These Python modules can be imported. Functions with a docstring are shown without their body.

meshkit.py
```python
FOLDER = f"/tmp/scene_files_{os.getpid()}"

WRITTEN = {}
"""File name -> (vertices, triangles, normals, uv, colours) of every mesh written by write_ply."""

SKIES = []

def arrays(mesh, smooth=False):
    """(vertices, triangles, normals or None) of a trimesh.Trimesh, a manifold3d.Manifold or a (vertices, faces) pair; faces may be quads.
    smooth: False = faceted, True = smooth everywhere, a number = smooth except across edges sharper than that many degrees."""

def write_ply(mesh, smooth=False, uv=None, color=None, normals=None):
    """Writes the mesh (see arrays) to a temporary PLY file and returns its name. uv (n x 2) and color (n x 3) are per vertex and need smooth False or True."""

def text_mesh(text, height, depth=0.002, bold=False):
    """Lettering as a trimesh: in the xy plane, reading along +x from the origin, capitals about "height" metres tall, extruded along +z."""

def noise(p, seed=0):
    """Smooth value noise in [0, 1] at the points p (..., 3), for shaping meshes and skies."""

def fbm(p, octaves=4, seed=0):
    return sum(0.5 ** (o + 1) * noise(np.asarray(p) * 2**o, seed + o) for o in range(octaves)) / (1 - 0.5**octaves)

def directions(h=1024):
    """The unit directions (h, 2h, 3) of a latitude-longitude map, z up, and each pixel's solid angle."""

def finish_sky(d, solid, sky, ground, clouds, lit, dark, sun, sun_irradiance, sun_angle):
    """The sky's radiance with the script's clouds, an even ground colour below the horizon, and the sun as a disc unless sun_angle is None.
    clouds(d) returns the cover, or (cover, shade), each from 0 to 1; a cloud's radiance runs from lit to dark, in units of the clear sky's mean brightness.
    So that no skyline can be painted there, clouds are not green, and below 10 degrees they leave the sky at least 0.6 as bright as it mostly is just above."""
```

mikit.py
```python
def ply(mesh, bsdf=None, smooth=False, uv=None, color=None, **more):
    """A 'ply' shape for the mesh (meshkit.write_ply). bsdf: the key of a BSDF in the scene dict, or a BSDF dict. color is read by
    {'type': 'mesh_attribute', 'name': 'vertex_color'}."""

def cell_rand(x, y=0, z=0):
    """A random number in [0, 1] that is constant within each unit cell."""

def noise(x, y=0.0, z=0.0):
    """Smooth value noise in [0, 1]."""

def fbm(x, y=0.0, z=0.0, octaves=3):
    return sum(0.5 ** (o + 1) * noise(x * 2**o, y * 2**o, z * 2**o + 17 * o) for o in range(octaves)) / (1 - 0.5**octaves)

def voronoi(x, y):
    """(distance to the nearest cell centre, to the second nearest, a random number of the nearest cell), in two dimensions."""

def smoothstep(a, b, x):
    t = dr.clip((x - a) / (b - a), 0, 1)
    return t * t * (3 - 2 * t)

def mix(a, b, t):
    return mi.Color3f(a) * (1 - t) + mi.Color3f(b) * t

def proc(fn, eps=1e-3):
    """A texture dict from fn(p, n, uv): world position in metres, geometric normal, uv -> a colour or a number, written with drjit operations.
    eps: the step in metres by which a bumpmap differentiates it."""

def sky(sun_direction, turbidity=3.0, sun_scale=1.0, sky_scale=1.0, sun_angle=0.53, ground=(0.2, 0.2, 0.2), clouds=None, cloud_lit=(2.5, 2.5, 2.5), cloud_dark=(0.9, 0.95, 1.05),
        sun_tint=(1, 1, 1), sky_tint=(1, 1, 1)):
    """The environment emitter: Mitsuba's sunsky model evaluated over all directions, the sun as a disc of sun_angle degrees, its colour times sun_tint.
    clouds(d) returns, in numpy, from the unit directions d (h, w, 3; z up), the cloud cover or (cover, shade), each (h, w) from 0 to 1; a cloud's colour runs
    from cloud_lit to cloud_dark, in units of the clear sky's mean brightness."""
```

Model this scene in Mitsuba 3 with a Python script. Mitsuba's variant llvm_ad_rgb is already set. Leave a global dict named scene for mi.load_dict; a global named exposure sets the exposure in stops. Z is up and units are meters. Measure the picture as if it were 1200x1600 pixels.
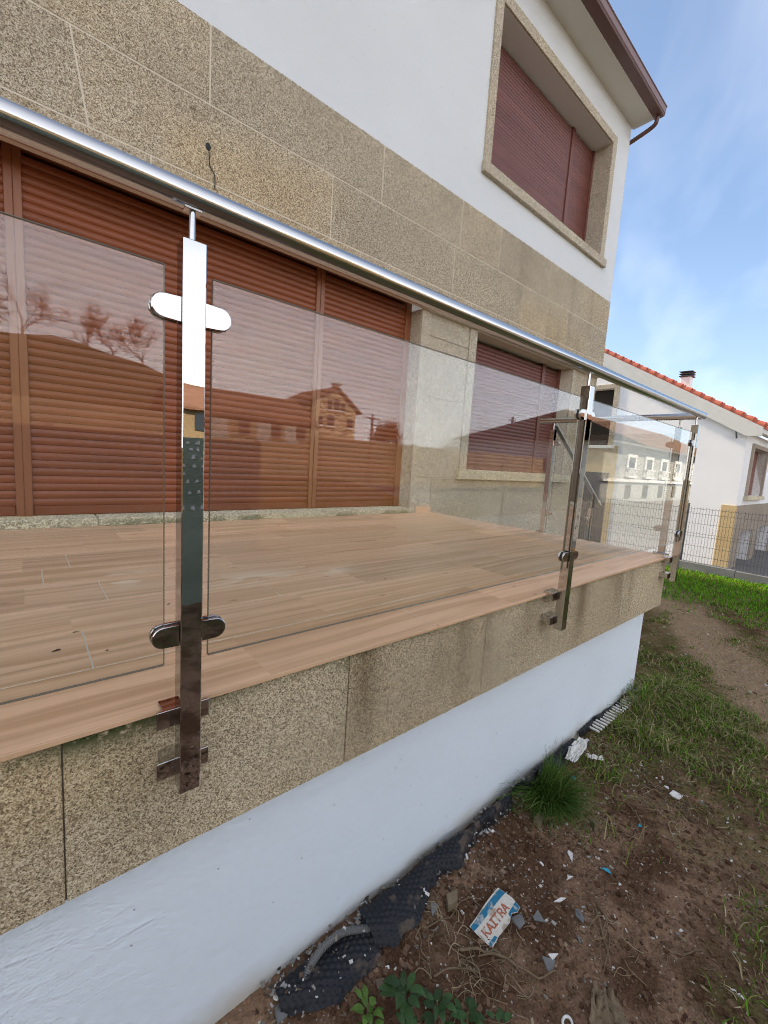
import math, random
import numpy as np, trimesh, drjit as dr, mitsuba as mi, mikit, meshkit, manifold3d
from shapely.geometry import Polygon, box as sbox
from mikit import proc, noise, fbm, voronoi, cell_rand, smoothstep, mix

T = mi.ScalarTransform4f
scene, labels = {}, {}

# ------------------------------------------------------------------ camera, sky, exposure
RIGHT, DOWN, FWD = (0.76268531, -0.64360622, 0.06389175), (-0.02940828, -0.13319302, -0.99065371), (0.64610082, 0.75367808, -0.12051171)
scene['camera'] = {'type': 'perspective', 'fov_axis': 'x', 'fov': 2 * math.degrees(math.atan(600 / 661.32)), 'near_clip': 0.02, 'far_clip': 2000.0,
                   'to_world': T().look_at(origin=[0, 0, 0], target=list(FWD), up=[-c for c in DOWN])}


def clouds(d):
    z = np.maximum(d[..., 2], 0.03)
    u, v = d[..., 0] / (z + .25), d[..., 1] / (z + .25)
    q = np.stack([u * 1.5 + .9 * v, v * 3.4 - 1.6 * u, u * 0], -1)
    q = q + .5 * np.stack([meshkit.fbm(q * 1.1 + 9, 3, 5), meshkit.fbm(q * 1.1 + 4, 3, 6), u * 0], -1)
    n = meshkit.fbm(q * 1.3 + 5.3, 5, 3)
    m = meshkit.fbm(q * .5 + 1.7, 3, 9)
    veil = np.clip((n * .6 + m * .5 - .47) / .25, 0, 1)
    low = np.clip(1 - d[..., 2] / .42, 0, 1)
    # the veil thickens towards the side of the sky that the facade faces
    side = np.clip((-d[..., 1] * .9 - d[..., 0] * .35 + .15) / .8, 0, 1)
    cover = np.clip(.03 + .12 * veil + .06 * low ** 1.2 + .9 * side * (.35 + .65 * low), 0, .93)
    return cover, np.clip(.35 * m, 0, 1)


scene['sky'] = mikit.sky((-.10, .74, .66), turbidity=3, sky_scale=.86, sun_scale=.68, sun_angle=2.5, clouds=clouds, cloud_lit=(5.9, 5.7, 5.55), cloud_dark=(3.3, 3.25, 3.2), ground=(.12, .11, .08))
exposure = 2.95

# ------------------------------------------------------------------ helpers
rng = np.random.default_rng(7)
random.seed(7)
GZ = -1.83


def numbered(key):
    if key not in scene and key not in labels:
        return key
    for i in range(1, 1000):
        k = f'{key}_{i:03d}'
        if k not in scene and k not in labels:
            return k


def add(key, mesh, mat, smooth=False, label=None, cat=None, group=None, kind=None, color=None):
    key = numbered(key)
    scene[key] = mikit.ply(mesh, mat, smooth=smooth, color=color)
    tag(key, label, cat, group, kind)
    return key


def tag(key, label=None, cat=None, group=None, kind=None):
    d = {k: v for k, v in (('label', label), ('category', cat), ('group', group), ('kind', kind)) if v}
    if d:
        labels[key] = d


def thing(key, label, cat, group=None):
    key = numbered(key)
    tag(key, label, cat, group)
    return key


def place(key, shape, m):
    key = numbered(key)
    scene[key] = {**shape, 'to_world': m}
    return key


def hull(pts):
    m = manifold3d.Manifold.hull_points(np.asarray(pts, np.float64)).to_mesh()
    return trimesh.Trimesh(m.vert_properties[:, :3], m.tri_verts, process=False)


def bx(x0, x1, y0, y1, z0, z1, b=0.0):
    if b <= 0:
        m = trimesh.creation.box((x1 - x0, y1 - y0, z1 - z0))
        m.apply_translation(((x0 + x1) / 2, (y0 + y1) / 2, (z0 + z1) / 2))
        return m
    b = min(b, .45 * (x1 - x0), .45 * (y1 - y0), .45 * (z1 - z0))
    lo, hi = np.array([x0, y0, z0]), np.array([x1, y1, z1])
    pts = []
    for s in np.ndindex(2, 2, 2):
        c = np.where(s, hi, lo)
        for k in range(3):
            q = c + np.where(s, -b, b)
            q[k] = c[k]
            pts.append(q)
    return hull(pts)


def slab(poly, y0, y1):
    """a polygon in x, z extruded from y0 to y1"""
    poly = poly if isinstance(poly, Polygon) else Polygon(poly)
    m = trimesh.creation.extrude_polygon(poly, y1 - y0, engine='earcut')
    v = m.vertices
    return trimesh.Trimesh(np.stack([v[:, 0], y1 - v[:, 2], v[:, 1]], 1), m.faces, process=False)


def slab_x(poly, x0, x1):
    """a polygon in y, z extruded from x0 to x1"""
    poly = poly if isinstance(poly, Polygon) else Polygon(poly)
    m = trimesh.creation.extrude_polygon(poly, x1 - x0, engine='earcut')
    v = m.vertices
    return trimesh.Trimesh(np.stack([v[:, 2] + x0, v[:, 0], v[:, 1]], 1), m.faces, process=False)


def slab_z(poly, z0, z1):
    poly = poly if isinstance(poly, Polygon) else Polygon(poly)
    m = trimesh.creation.extrude_polygon(poly, z1 - z0, engine='earcut')
    m.apply_translation((0, 0, z0))
    return m


def cat(*ms):
    return trimesh.util.concatenate(list(ms))


def tube(pts, r, n=8, caps=True):
    p = np.asarray(pts, float)
    r = np.broadcast_to(np.asarray(r, float), (len(p),))
    t = np.gradient(p, axis=0)
    t /= np.linalg.norm(t, axis=1, keepdims=True) + 1e-12
    ref = np.array([0, 0, 1.0]) if abs(t[:, 2]).mean() < .8 else np.array([1.0, 0, 0])
    a = np.cross(t, ref)
    a /= np.linalg.norm(a, axis=1, keepdims=True) + 1e-12
    b = np.cross(t, a)
    th = np.arange(n) * 2 * np.pi / n
    v = (p[:, None] + r[:, None, None] * (np.cos(th)[None, :, None] * a[:, None] + np.sin(th)[None, :, None] * b[:, None])).reshape(-1, 3)
    f = []
    for i in range(len(p) - 1):
        k = np.arange(n)
        q, w = i * n + k, i * n + (k + 1) % n
        f += [np.stack([q, w, w + n], 1), np.stack([q, w + n, q + n], 1)]
    if caps:
        v = np.vstack([v, p[:1], p[-1:]])
        k = np.arange(n)
        e = (len(p) - 1) * n
        f += [np.stack([k * 0 + len(v) - 2, (k + 1) % n, k], 1), np.stack([k * 0 + len(v) - 1, e + k, e + (k + 1) % n], 1)]
    return trimesh.Trimesh(v, np.vstack(f), process=False)


def bez(pts, n=14):
    """a smooth curve through the points (Catmull-Rom)"""
    p = np.asarray(pts, float)
    p = np.vstack([2 * p[0] - p[1], p, 2 * p[-1] - p[-2]])
    out = []
    for i in range(1, len(p) - 2):
        for t in np.linspace(0, 1, n, endpoint=i == len(p) - 3):
            a, b, c, d = p[i - 1:i + 3]
            out.append(.5 * (2 * b + (c - a) * t + (2 * a - 5 * b + 4 * c - d) * t * t + (3 * b - a - 3 * c + d) * t ** 3))
    return np.array(out)


def sm(a, b, x):
    t = np.clip((x - a) / (b - a), 0, 1)
    return t * t * (3 - 2 * t)


def gz(x, y):
    """height of the ground"""
    x, y = np.asarray(x, float), np.asarray(y, float)
    p = np.stack([x, y, x * 0], -1)
    near = np.exp(-((x - 2.5) ** 2 + y ** 2) / 60)
    h = GZ + .05 * (meshkit.fbm(p * 1.1 + 3, 3, 1) - .5) + near * (.035 * (meshkit.fbm(p * 6, 3, 2) - .5) + .016 * (meshkit.fbm(p * 26, 2, 4) - .5))
    h = h + .03 * sm(.9, 1.1, y) * (x < 4)                      # a little soil heaped against the wall
    h = h - .02 * sm(.45, .0, np.abs((x - 5.2) * .49 - (y - .6) * .87))   # trodden path
    h = np.where(x > 10.3, h - .62 * sm(10.35, 11.2, x), h)
    return h + .9 * sm(-5, -13, y) * (y < 0) * sm(-2, 3, -y)


def bsdf(key, d):
    scene[key] = d
    return key


# ------------------------------------------------------------------ materials
def granite(key, tint, grain=1.0, dark=1.0, moss=None, streaks=None, bump=.0012, ochre=.8):
    def col(p, n, uv):
        u = dr.select(dr.abs(n.x) > .6, p.y, p.x) + .003 * noise(p.x * 90, p.y * 90, p.z * 90)
        w = dr.select(dr.abs(n.z) > .6, p.y, p.z)
        k = 310 * grain
        d1, d2, r1 = voronoi(u * k, w * k)
        d3, d4, r2 = voronoi(u * k * .47 + 7, w * k * .47)
        g3 = fbm(p.x * 2.3, p.y * 2.3 + 4, p.z * 2.3, 3)
        r = .62 * r1 + .38 * r2
        c = mix(mi.Color3f(.33, .27, .19), mi.Color3f(.49, .435, .345), smoothstep(.40, .55, r))
        c = mix(c, mi.Color3f(.66, .62, .53), smoothstep(.66, .78, r))
        c = mix(mi.Color3f(.10 * dark, .083 * dark, .062 * dark), c, smoothstep(.18, .34, r))
        c = c * mi.Color3f(*tint) * (.86 + .3 * g3)
        c = mix(c, c * mi.Color3f(1.06, .96, .76), ochre * smoothstep(.55, .75, fbm(p.x * .9 + 7, p.y * .9, p.z * 1.4, 2)))
        if streaks is not None:
            s = streaks(p)
            c = mix(c, c * mi.Color3f(.42, .37, .3), s)
        if moss is not None:
            m = moss(p) * smoothstep(.28, .55, noise(p.x * 90, p.y * 90, p.z * 90) * .6 + .4 * noise(p.x * 14, p.y * 14, p.z * 14))
            c = mix(c, mi.Color3f(.085, .088, .038), .85 * m)
        return c

    def bmp(p, n, uv):
        return noise(p.x * 230 * grain, p.y * 230 * grain, p.z * 230 * grain) + .6 * noise(p.x * 110 * grain, p.y * 110 * grain, p.z * 110 * grain)

    return bsdf(key, {'type': 'bumpmap', 'arbitrary': proc(bmp, 1e-3), 'scale': bump,
                      'bsdf': {'type': 'principled', 'base_color': proc(col), 'roughness': .8, 'specular': .25}})


def blob(p, x, z, w, h):
    return dr.exp(-dr.square((p.x - x) / w)) * smoothstep(z - h, z, p.z)


def fascia_streak(p):
    s = smoothstep(.5, .8, noise(p.x * 9, 0, p.z * .8)) * .5 * smoothstep(-1.02, -.64, p.z)
    for x, w, k in ((.86, .06, .75), (2.46, .07, .85), (1.38, .05, .5), (.2, .12, .35), (3.2, .03, .4)):
        s = dr.maximum(s, k * dr.exp(-dr.square((p.x - x - .01 * noise(p.z * 9)) / w)) * smoothstep(-1.12, -.72, p.z))
    return dr.minimum(s, .9)


def band_streak(p):
    s = .28 * smoothstep(.6, .9, noise(p.x * 6, 0, p.z * .7)) * smoothstep(4.3, 5.2, p.x)
    # an old dark smear under the upper course
    return dr.maximum(s, .75 * dr.exp(-dr.square((p.z - 2.47 - .09 * (p.x - 1.0)) / .018)) * dr.exp(-dr.square((p.x - 1.04) / .13)) * smoothstep(.4, .6, noise(p.x * 45, 0, p.z * 45)))


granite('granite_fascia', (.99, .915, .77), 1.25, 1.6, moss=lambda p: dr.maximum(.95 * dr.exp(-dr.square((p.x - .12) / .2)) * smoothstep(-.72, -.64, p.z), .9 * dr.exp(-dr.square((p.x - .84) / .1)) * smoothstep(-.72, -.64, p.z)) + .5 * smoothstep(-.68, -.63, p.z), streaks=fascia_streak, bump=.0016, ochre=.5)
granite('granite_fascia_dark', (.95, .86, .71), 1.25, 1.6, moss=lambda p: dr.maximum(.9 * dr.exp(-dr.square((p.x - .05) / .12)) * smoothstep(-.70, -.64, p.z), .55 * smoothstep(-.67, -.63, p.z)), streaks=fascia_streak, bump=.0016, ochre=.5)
granite('granite_band', (.91, .88, .81), .68, 1.6, streaks=band_streak, bump=.001, ochre=.5)
granite('granite_band_warm', (.95, .90, .81), .68, 1.7, streaks=band_streak, bump=.001, ochre=.5)
granite('granite_band_grey', (.88, .85, .79), .68, 1.6, streaks=band_streak, bump=.001, ochre=.4)
granite('granite_trim', (1.0, 1.0, .98), .7, 1.6, bump=.0008, ochre=.25)
granite('granite_sill', (1.1, 1.12, 1.02), .6, 2.0, moss=lambda p: .9 * smoothstep(3.74, 3.69, p.y) * smoothstep(-.555, -.6, p.z) * smoothstep(.3, .6, noise(p.x * 5, 3, 1)), bump=.0006)


def plaster_col(base, dirt_z=None, blue=None):
    def f(p, n, uv):
        g = fbm(p.x * 1.3, p.y * 1.3, p.z * 1.3, 4)
        c = mi.Color3f(*base) * (.93 + .12 * g)
        c = c * (.985 + .03 * noise(p.x * 60, p.y * 60, p.z * 60))
        d1, d2, r = voronoi(p.x * 7 + 3, p.z * 7)
        c = mix(c, mi.Color3f(.12, .11, .09), .75 * smoothstep(.022, .012, d1) * smoothstep(.6, .64, r))
        if dirt_z is not None:
            k = smoothstep(dirt_z + .13, dirt_z - .02, p.z + .07 * (fbm(p.x * 6, 1, p.z * 6, 3) - .5))
            c = mix(c, mi.Color3f(.42, .36, .25), k * .8)
        return c
    return f


def trowel(p, n, uv):
    ridge = 1 - dr.abs(2 * fbm(p.x * 2 + p.z * 2, p.y, p.z * 9, 2) - 1)
    return .6 * fbm(p.x * 22 + p.z * 6, p.y * 9, p.z * 50, 4) + .55 * noise(p.x * 120, p.y * 120, p.z * 190) + .3 * noise(p.x * 260, p.y * 260, p.z * 260) + .22 * smoothstep(.95, .99, ridge)


bsdf('plaster_base', {'type': 'bumpmap', 'arbitrary': proc(trowel, 2e-3), 'scale': .005, 'bsdf': {'type': 'principled', 'base_color': proc(plaster_col((.76, .83, .89), -1.8)), 'roughness': .62, 'specular': .3}})
bsdf('plaster_wall', {'type': 'bumpmap', 'arbitrary': proc(lambda p, n, uv: noise(p.x * 140, p.y * 140, p.z * 140) + fbm(p.x * 20, p.y * 20, p.z * 20, 2), 2e-3), 'scale': .0016,
                      'bsdf': {'type': 'diffuse', 'reflectance': proc(plaster_col((.70, .73, .75)))}})
bsdf('plaster_neighbour', {'type': 'diffuse', 'reflectance': proc(lambda p, n, uv: mi.Color3f(.84, .85, .85) * (.94 + .1 * fbm(p.x * .8, p.y * .8, p.z * .8, 3)))})
bsdf('soffit_white', {'type': 'diffuse', 'reflectance': proc(lambda p, n, uv: mi.Color3f(.66, .66, .62) * (.93 + .12 * fbm(p.x * 1.5, p.y * 4, p.z, 3)))})
bsdf('grout', {'type': 'diffuse', 'reflectance': {'type': 'rgb', 'value': [.66, .60, .49]}})
bsdf('grout_dark', {'type': 'diffuse', 'reflectance': {'type': 'rgb', 'value': [.16, .13, .09]}})
bsdf('concrete', {'type': 'diffuse', 'reflectance': proc(lambda p, n, uv: mi.Color3f(.22, .225, .225) * (.7 + .55 * fbm(p.x * 3, p.y * 3, p.z * 5, 4)))})
bsdf('concrete_dark', {'type': 'diffuse', 'reflectance': {'type': 'rgb', 'value': [.16, .16, .155]}})


def plank_col(edge):
    def f(p, n, uv):
        row = dr.floor((p.y - 1.335) / .2965)
        pid = cell_rand(row, dr.floor((p.x + 40 - 1.2 * cell_rand(row, 5, 5)) / 1.2), 3 + edge)
        o = pid * 37
        warp = fbm(p.x * 1.6 + o, p.y * 9 + o, 3, 3)
        g1 = fbm(p.x * 1.1 + o, p.y * 46 + warp * 4, o, 3)
        g2 = noise(p.x * 7 + o, p.y * 210, o)
        c = mix(mi.Color3f(.50, .325, .205), mi.Color3f(.67, .47, .325), smoothstep(.2, .8, g1))
        c = c * (.94 + .12 * g2) * (.86 + .28 * pid)
        dust = dr.exp(-dr.square((p.x - .34) / .17) - dr.square((p.y - 2.2) / .12)) + dr.exp(-dr.square((p.x - .86) / .2) - dr.square((p.y - 1.95) / .09)) + .8 * dr.exp(-dr.square((p.x - 1.28) / .12) - dr.square((p.y - 1.88) / .08))
        c = mix(c, mi.Color3f(.78, .69, .57), .75 * dr.minimum(dust, 1) * smoothstep(.42, .62, fbm(p.x * 6, p.y * 14, 4, 4)))
        c = mix(c, mi.Color3f(.5, .4, .3), .25 * smoothstep(.5, .75, fbm(p.x * 1.2, p.y * 2.2, 8, 3)))
        d1, d2, r = voronoi(p.x * 3.1, p.y * 8)
        c = mix(c, mi.Color3f(.17, .10, .05), .5 * smoothstep(.1, .0, d1) * smoothstep(.8, .83, r))
        return c * (mi.Color3f(1.06, .98, .86) if edge else mi.Color3f(1.04, 1.0, .93))
    return f


for e in (0, 1):
    bsdf(('plank_tile', 'edge_tile')[e], {'type': 'bumpmap', 'arbitrary': proc(lambda p, n, uv: noise(p.x * 9, p.y * 220, 1) + noise(p.x * 60, p.y * 60, 2), 1e-3), 'scale': .0004,
                                          'bsdf': {'type': 'principled', 'base_color': proc(plank_col(e)), 'roughness': .42, 'specular': .45}})


def smudge(p, n, uv):
    return fbm(p.x * 18, p.y * 18, p.z * 12, 3)


bsdf('steel_mirror', {'type': 'bumpmap', 'arbitrary': proc(smudge, 2e-3), 'scale': .00012,
                      'bsdf': {'type': 'conductor', 'material': 'Al', 'specular_reflectance': {'type': 'rgb', 'value': [.66, .66, .65]}}})
bsdf('steel_rail', {'type': 'bumpmap', 'arbitrary': proc(lambda p, n, uv: fbm(p.x * 3, p.y * 160, p.z * 160, 2) + .5 * fbm(p.x * 22, p.y * 22, p.z * 22, 2), 1e-3), 'scale': .0001,
                    'bsdf': {'type': 'roughconductor', 'material': 'Al', 'alpha': .018, 'distribution': 'ggx', 'specular_reflectance': {'type': 'rgb', 'value': [.66, .66, .65]}}})
bsdf('rubber', {'type': 'principled', 'base_color': {'type': 'rgb', 'value': [.015, .015, .015]}, 'roughness': .6})
bsdf('clear_glass', {'type': 'thindielectric', 'int_ior': 1.6, 'specular_transmittance': {'type': 'rgb', 'value': [.915, .94, .91]}})
bsdf('glass_edge', {'type': 'principled', 'base_color': {'type': 'rgb', 'value': [.13, .115, .08]}, 'roughness': .15, 'specular': .6})
bsdf('window_glass', {'type': 'principled', 'base_color': {'type': 'rgb', 'value': [.02, .022, .025]}, 'roughness': .05, 'specular': .6})
bsdf('dark_inside', {'type': 'diffuse', 'reflectance': {'type': 'rgb', 'value': [.05, .042, .035]}})


def shutter_mat(key, c, rough):
    bsdf(key, {'type': 'principled', 'base_color': proc(lambda p, n, uv: mi.Color3f(*c) * (.8 + .35 * fbm(p.x * 2, p.y, p.z * 9, 3)) * (.93 + .14 * cell_rand(dr.floor(p.z / .0551), 3, 1))), 'roughness': rough, 'specular': .45})


shutter_mat('shutter_brown', (.225, .063, .023), .4)
shutter_mat('shutter_upper', (.155, .052, .042), .42)
bsdf('frame_upper', {'type': 'principled', 'base_color': {'type': 'rgb', 'value': [.15, .05, .036]}, 'roughness': .4})
bsdf('frame_brown', {'type': 'principled', 'base_color': proc(lambda p, n, uv: mi.Color3f(.24, .085, .035) * (.85 + .3 * fbm(p.x * 40, p.y * 40, p.z * 2, 3))), 'roughness': .4})
bsdf('gutter_brown', {'type': 'principled', 'base_color': {'type': 'rgb', 'value': [.115, .058, .05]}, 'roughness': .35, 'specular': .5})
bsdf('gutter_light', {'type': 'principled', 'base_color': {'type': 'rgb', 'value': [.19, .115, .105]}, 'roughness': .4})
bsdf('black_metal', {'type': 'principled', 'base_color': {'type': 'rgb', 'value': [.03, .035, .04]}, 'roughness': .4})
bsdf('fence_metal', {'type': 'principled', 'base_color': {'type': 'rgb', 'value': [.07, .072, .075]}, 'roughness': .5})


def tile_col(p, n, uv):
    return mix(mi.Color3f(.36, .075, .04), mi.Color3f(.47, .13, .075), fbm(p.x * 3, p.y * 5, p.z * 5, 3)) * (.85 + .3 * noise(p.x * 30, p.y * 30, p.z * 30))


bsdf('roof_tile', {'type': 'principled', 'base_color': proc(tile_col), 'roughness': .65})
bsdf('roof_tile_old', {'type': 'diffuse', 'reflectance': proc(lambda p, n, uv: mix(mi.Color3f(.20, .105, .07), mi.Color3f(.30, .17, .12), fbm(p.x * 2, p.y * 2, p.z * 5, 3)))})
bsdf('ochre_stone', {'type': 'diffuse', 'reflectance': proc(lambda p, n, uv: mix(mi.Color3f(.50, .36, .17), mi.Color3f(.62, .50, .30), fbm(p.x * 3, p.y * 3, p.z * 1.2, 3)))})
bsdf('grey_stone', {'type': 'diffuse', 'reflectance': proc(lambda p, n, uv: mix(mi.Color3f(.30, .255, .21), mi.Color3f(.40, .345, .285), fbm(p.x * 2, p.y * 2, p.z * 2, 3)))})
bsdf('render_ochre', {'type': 'diffuse', 'reflectance': proc(lambda p, n, uv: mi.Color3f(.30, .23, .14) * (.8 + .35 * fbm(p.x, p.y, p.z * 2, 3)))})
bsdf('render_grey', {'type': 'diffuse', 'reflectance': proc(lambda p, n, uv: mi.Color3f(.40, .42, .41) * (.85 + .25 * fbm(p.x * .5, p.y, p.z, 3)))})
bsdf('rubble_stone', {'type': 'diffuse', 'reflectance': proc(lambda p, n, uv: mix(mi.Color3f(.3, .22, .14), mi.Color3f(.82, .62, .38), smoothstep(.05, .3, voronoi(p.x * 2.2, p.z * 3.4)[1] - voronoi(p.x * 2.2, p.z * 3.4)[0])) * (.7 + .5 * cell_rand(dr.floor(p.x * 2), dr.floor(p.z * 3), 1)))})
bsdf('white_paint', {'type': 'principled', 'base_color': {'type': 'rgb', 'value': [.76, .77, .76]}, 'roughness': .5})
bsdf('netting', {'type': 'diffuse', 'reflectance': proc(lambda p, n, uv: mi.Color3f(.30, .36, .29) * (.7 + .6 * fbm(p.x * 2, p.y, p.z * 4, 3)))})


def soil_col(p, n, uv):
    big = fbm(p.x * .9 + 3, p.y * .9, 1, 3)
    mid = fbm(p.x * 6, p.y * 6, 2, 4)
    fine = noise(p.x * 190, p.y * 190, 3)
    c = mix(mi.Color3f(.095, .052, .031), mi.Color3f(.225, .138, .087), smoothstep(.3, .7, mid))
    c = mix(c, mi.Color3f(.32, .225, .14), .85 * smoothstep(3.0, 4.6, p.x + 1.2 * (mid - .5)) * smoothstep(.55, .2, dr.abs((p.x - 5.2) * .49 - (p.y - .6) * .87) + .25 * (mid - .5)))
    c = c * (.72 + .56 * fine)
    gm = dr.maximum(smoothstep(7.1, 8.0, p.x + .8 * (mid - .5)), smoothstep(2.35, 3.1, p.x + .9 * (mid - .5)) * smoothstep(.25, .5, dr.abs((p.x - 5.2) * .49 - (p.y - .6) * .87) + .3 * (mid - .5)))
    gm = dr.maximum(gm, smoothstep(.3, -.1, p.y + .4 * (mid - .5)) * smoothstep(1.3, 1.9, p.x))
    gm = dr.maximum(gm, smoothstep(-1.2, -3.0, p.y + 1.0 * (big - .5)))
    c = mix(c, mix(mi.Color3f(.075, .078, .026), mi.Color3f(.13, .125, .045), fine), .72 * gm * smoothstep(.25, .6, noise(p.x * 25, p.y * 25, 7) * .5 + .5 * big))
    c = mix(c, mi.Color3f(.2, .19, .18), smoothstep(10.7, 11.4, p.x))
    pebble = voronoi(p.x * 48, p.y * 48)
    c = mix(c, mi.Color3f(.34, .30, .25), .9 * smoothstep(.2, .14, pebble[0]) * smoothstep(.9, .93, pebble[2]) * (1 - gm))
    return c


bsdf('soil', {'type': 'bumpmap', 'arbitrary': proc(lambda p, n, uv: fbm(p.x * 60, p.y * 60, p.z * 60, 4), 2e-3), 'scale': .016,
              'bsdf': {'type': 'diffuse', 'reflectance': proc(soil_col)}})
bsdf('painted', {'type': 'twosided', 'b': {'type': 'diffuse', 'reflectance': {'type': 'mesh_attribute', 'name': 'vertex_color'}}})
bsdf('leaf_green', {'type': 'twosided', 'b': {'type': 'principled', 'base_color': {'type': 'mesh_attribute', 'name': 'vertex_color'}, 'roughness': .5, 'specular': .3}})
bsdf('membrane', {'type': 'twosided', 'b': {'type': 'principled', 'base_color': proc(lambda p, n, uv: mix(mi.Color3f(.011, .012, .015), mi.Color3f(.12, .085, .06), smoothstep(.60, .76, fbm(p.x * 14, p.y * 22, 3, 4)) * .6)), 'roughness': .5, 'specular': .3}})
bsdf('hose_grey', {'type': 'principled', 'base_color': {'type': 'rgb', 'value': [.13, .13, .125]}, 'roughness': .45})
bsdf('scrap_white', {'type': 'twosided', 'b': {'type': 'diffuse', 'reflectance': proc(lambda p, n, uv: mi.Color3f(.72, .70, .65) * (.72 + .45 * fbm(p.x * 40, p.y * 40, p.z * 40, 3)))}})
bsdf('scrap_blue', {'type': 'twosided', 'b': {'type': 'principled', 'base_color': {'type': 'rgb', 'value': [.03, .30, .40]}, 'roughness': .45}})
bsdf('paper_blue', {'type': 'twosided', 'b': {'type': 'diffuse', 'reflectance': proc(lambda p, n, uv: mix(mi.Color3f(.035, .17, .28), mi.Color3f(.42, .42, .38), .8 * smoothstep(.56, .7, fbm(p.x * 45, p.y * 45, 1, 3))))}})
bsdf('paper_white', {'type': 'twosided', 'b': {'type': 'diffuse', 'reflectance': proc(lambda p, n, uv: mix(mi.Color3f(.62, .58, .5), mi.Color3f(.30, .24, .16), .8 * smoothstep(.52, .72, fbm(p.x * 30, p.y * 30, 5, 3))))}})
bsdf('print_red', {'type': 'twosided', 'b': {'type': 'diffuse', 'reflectance': proc(lambda p, n, uv: mix(mi.Color3f(.40, .13, .08), mi.Color3f(.50, .42, .32), smoothstep(.62, .82, fbm(p.x * 60, p.y * 60, 2, 3))))}})
bsdf('scrap_orange', {'type': 'twosided', 'b': {'type': 'diffuse', 'reflectance': {'type': 'rgb', 'value': [.42, .10, .03]}}})
bsdf('slate', {'type': 'diffuse', 'reflectance': proc(lambda p, n, uv: mi.Color3f(.19, .19, .185) * (.6 + .7 * fbm(p.x * 25, p.y * 25, p.z * 25, 3)))})
bsdf('stone', {'type': 'diffuse', 'reflectance': proc(lambda p, n, uv: mi.Color3f(.20, .155, .10) * (.55 + .8 * fbm(p.x * 25, p.y * 25, p.z * 25, 3)))})
bsdf('twig', {'type': 'diffuse', 'reflectance': proc(lambda p, n, uv: mi.Color3f(.19, .135, .085) * (.6 + .7 * fbm(p.x * 60, p.y * 60, p.z * 60, 2)))})
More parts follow.
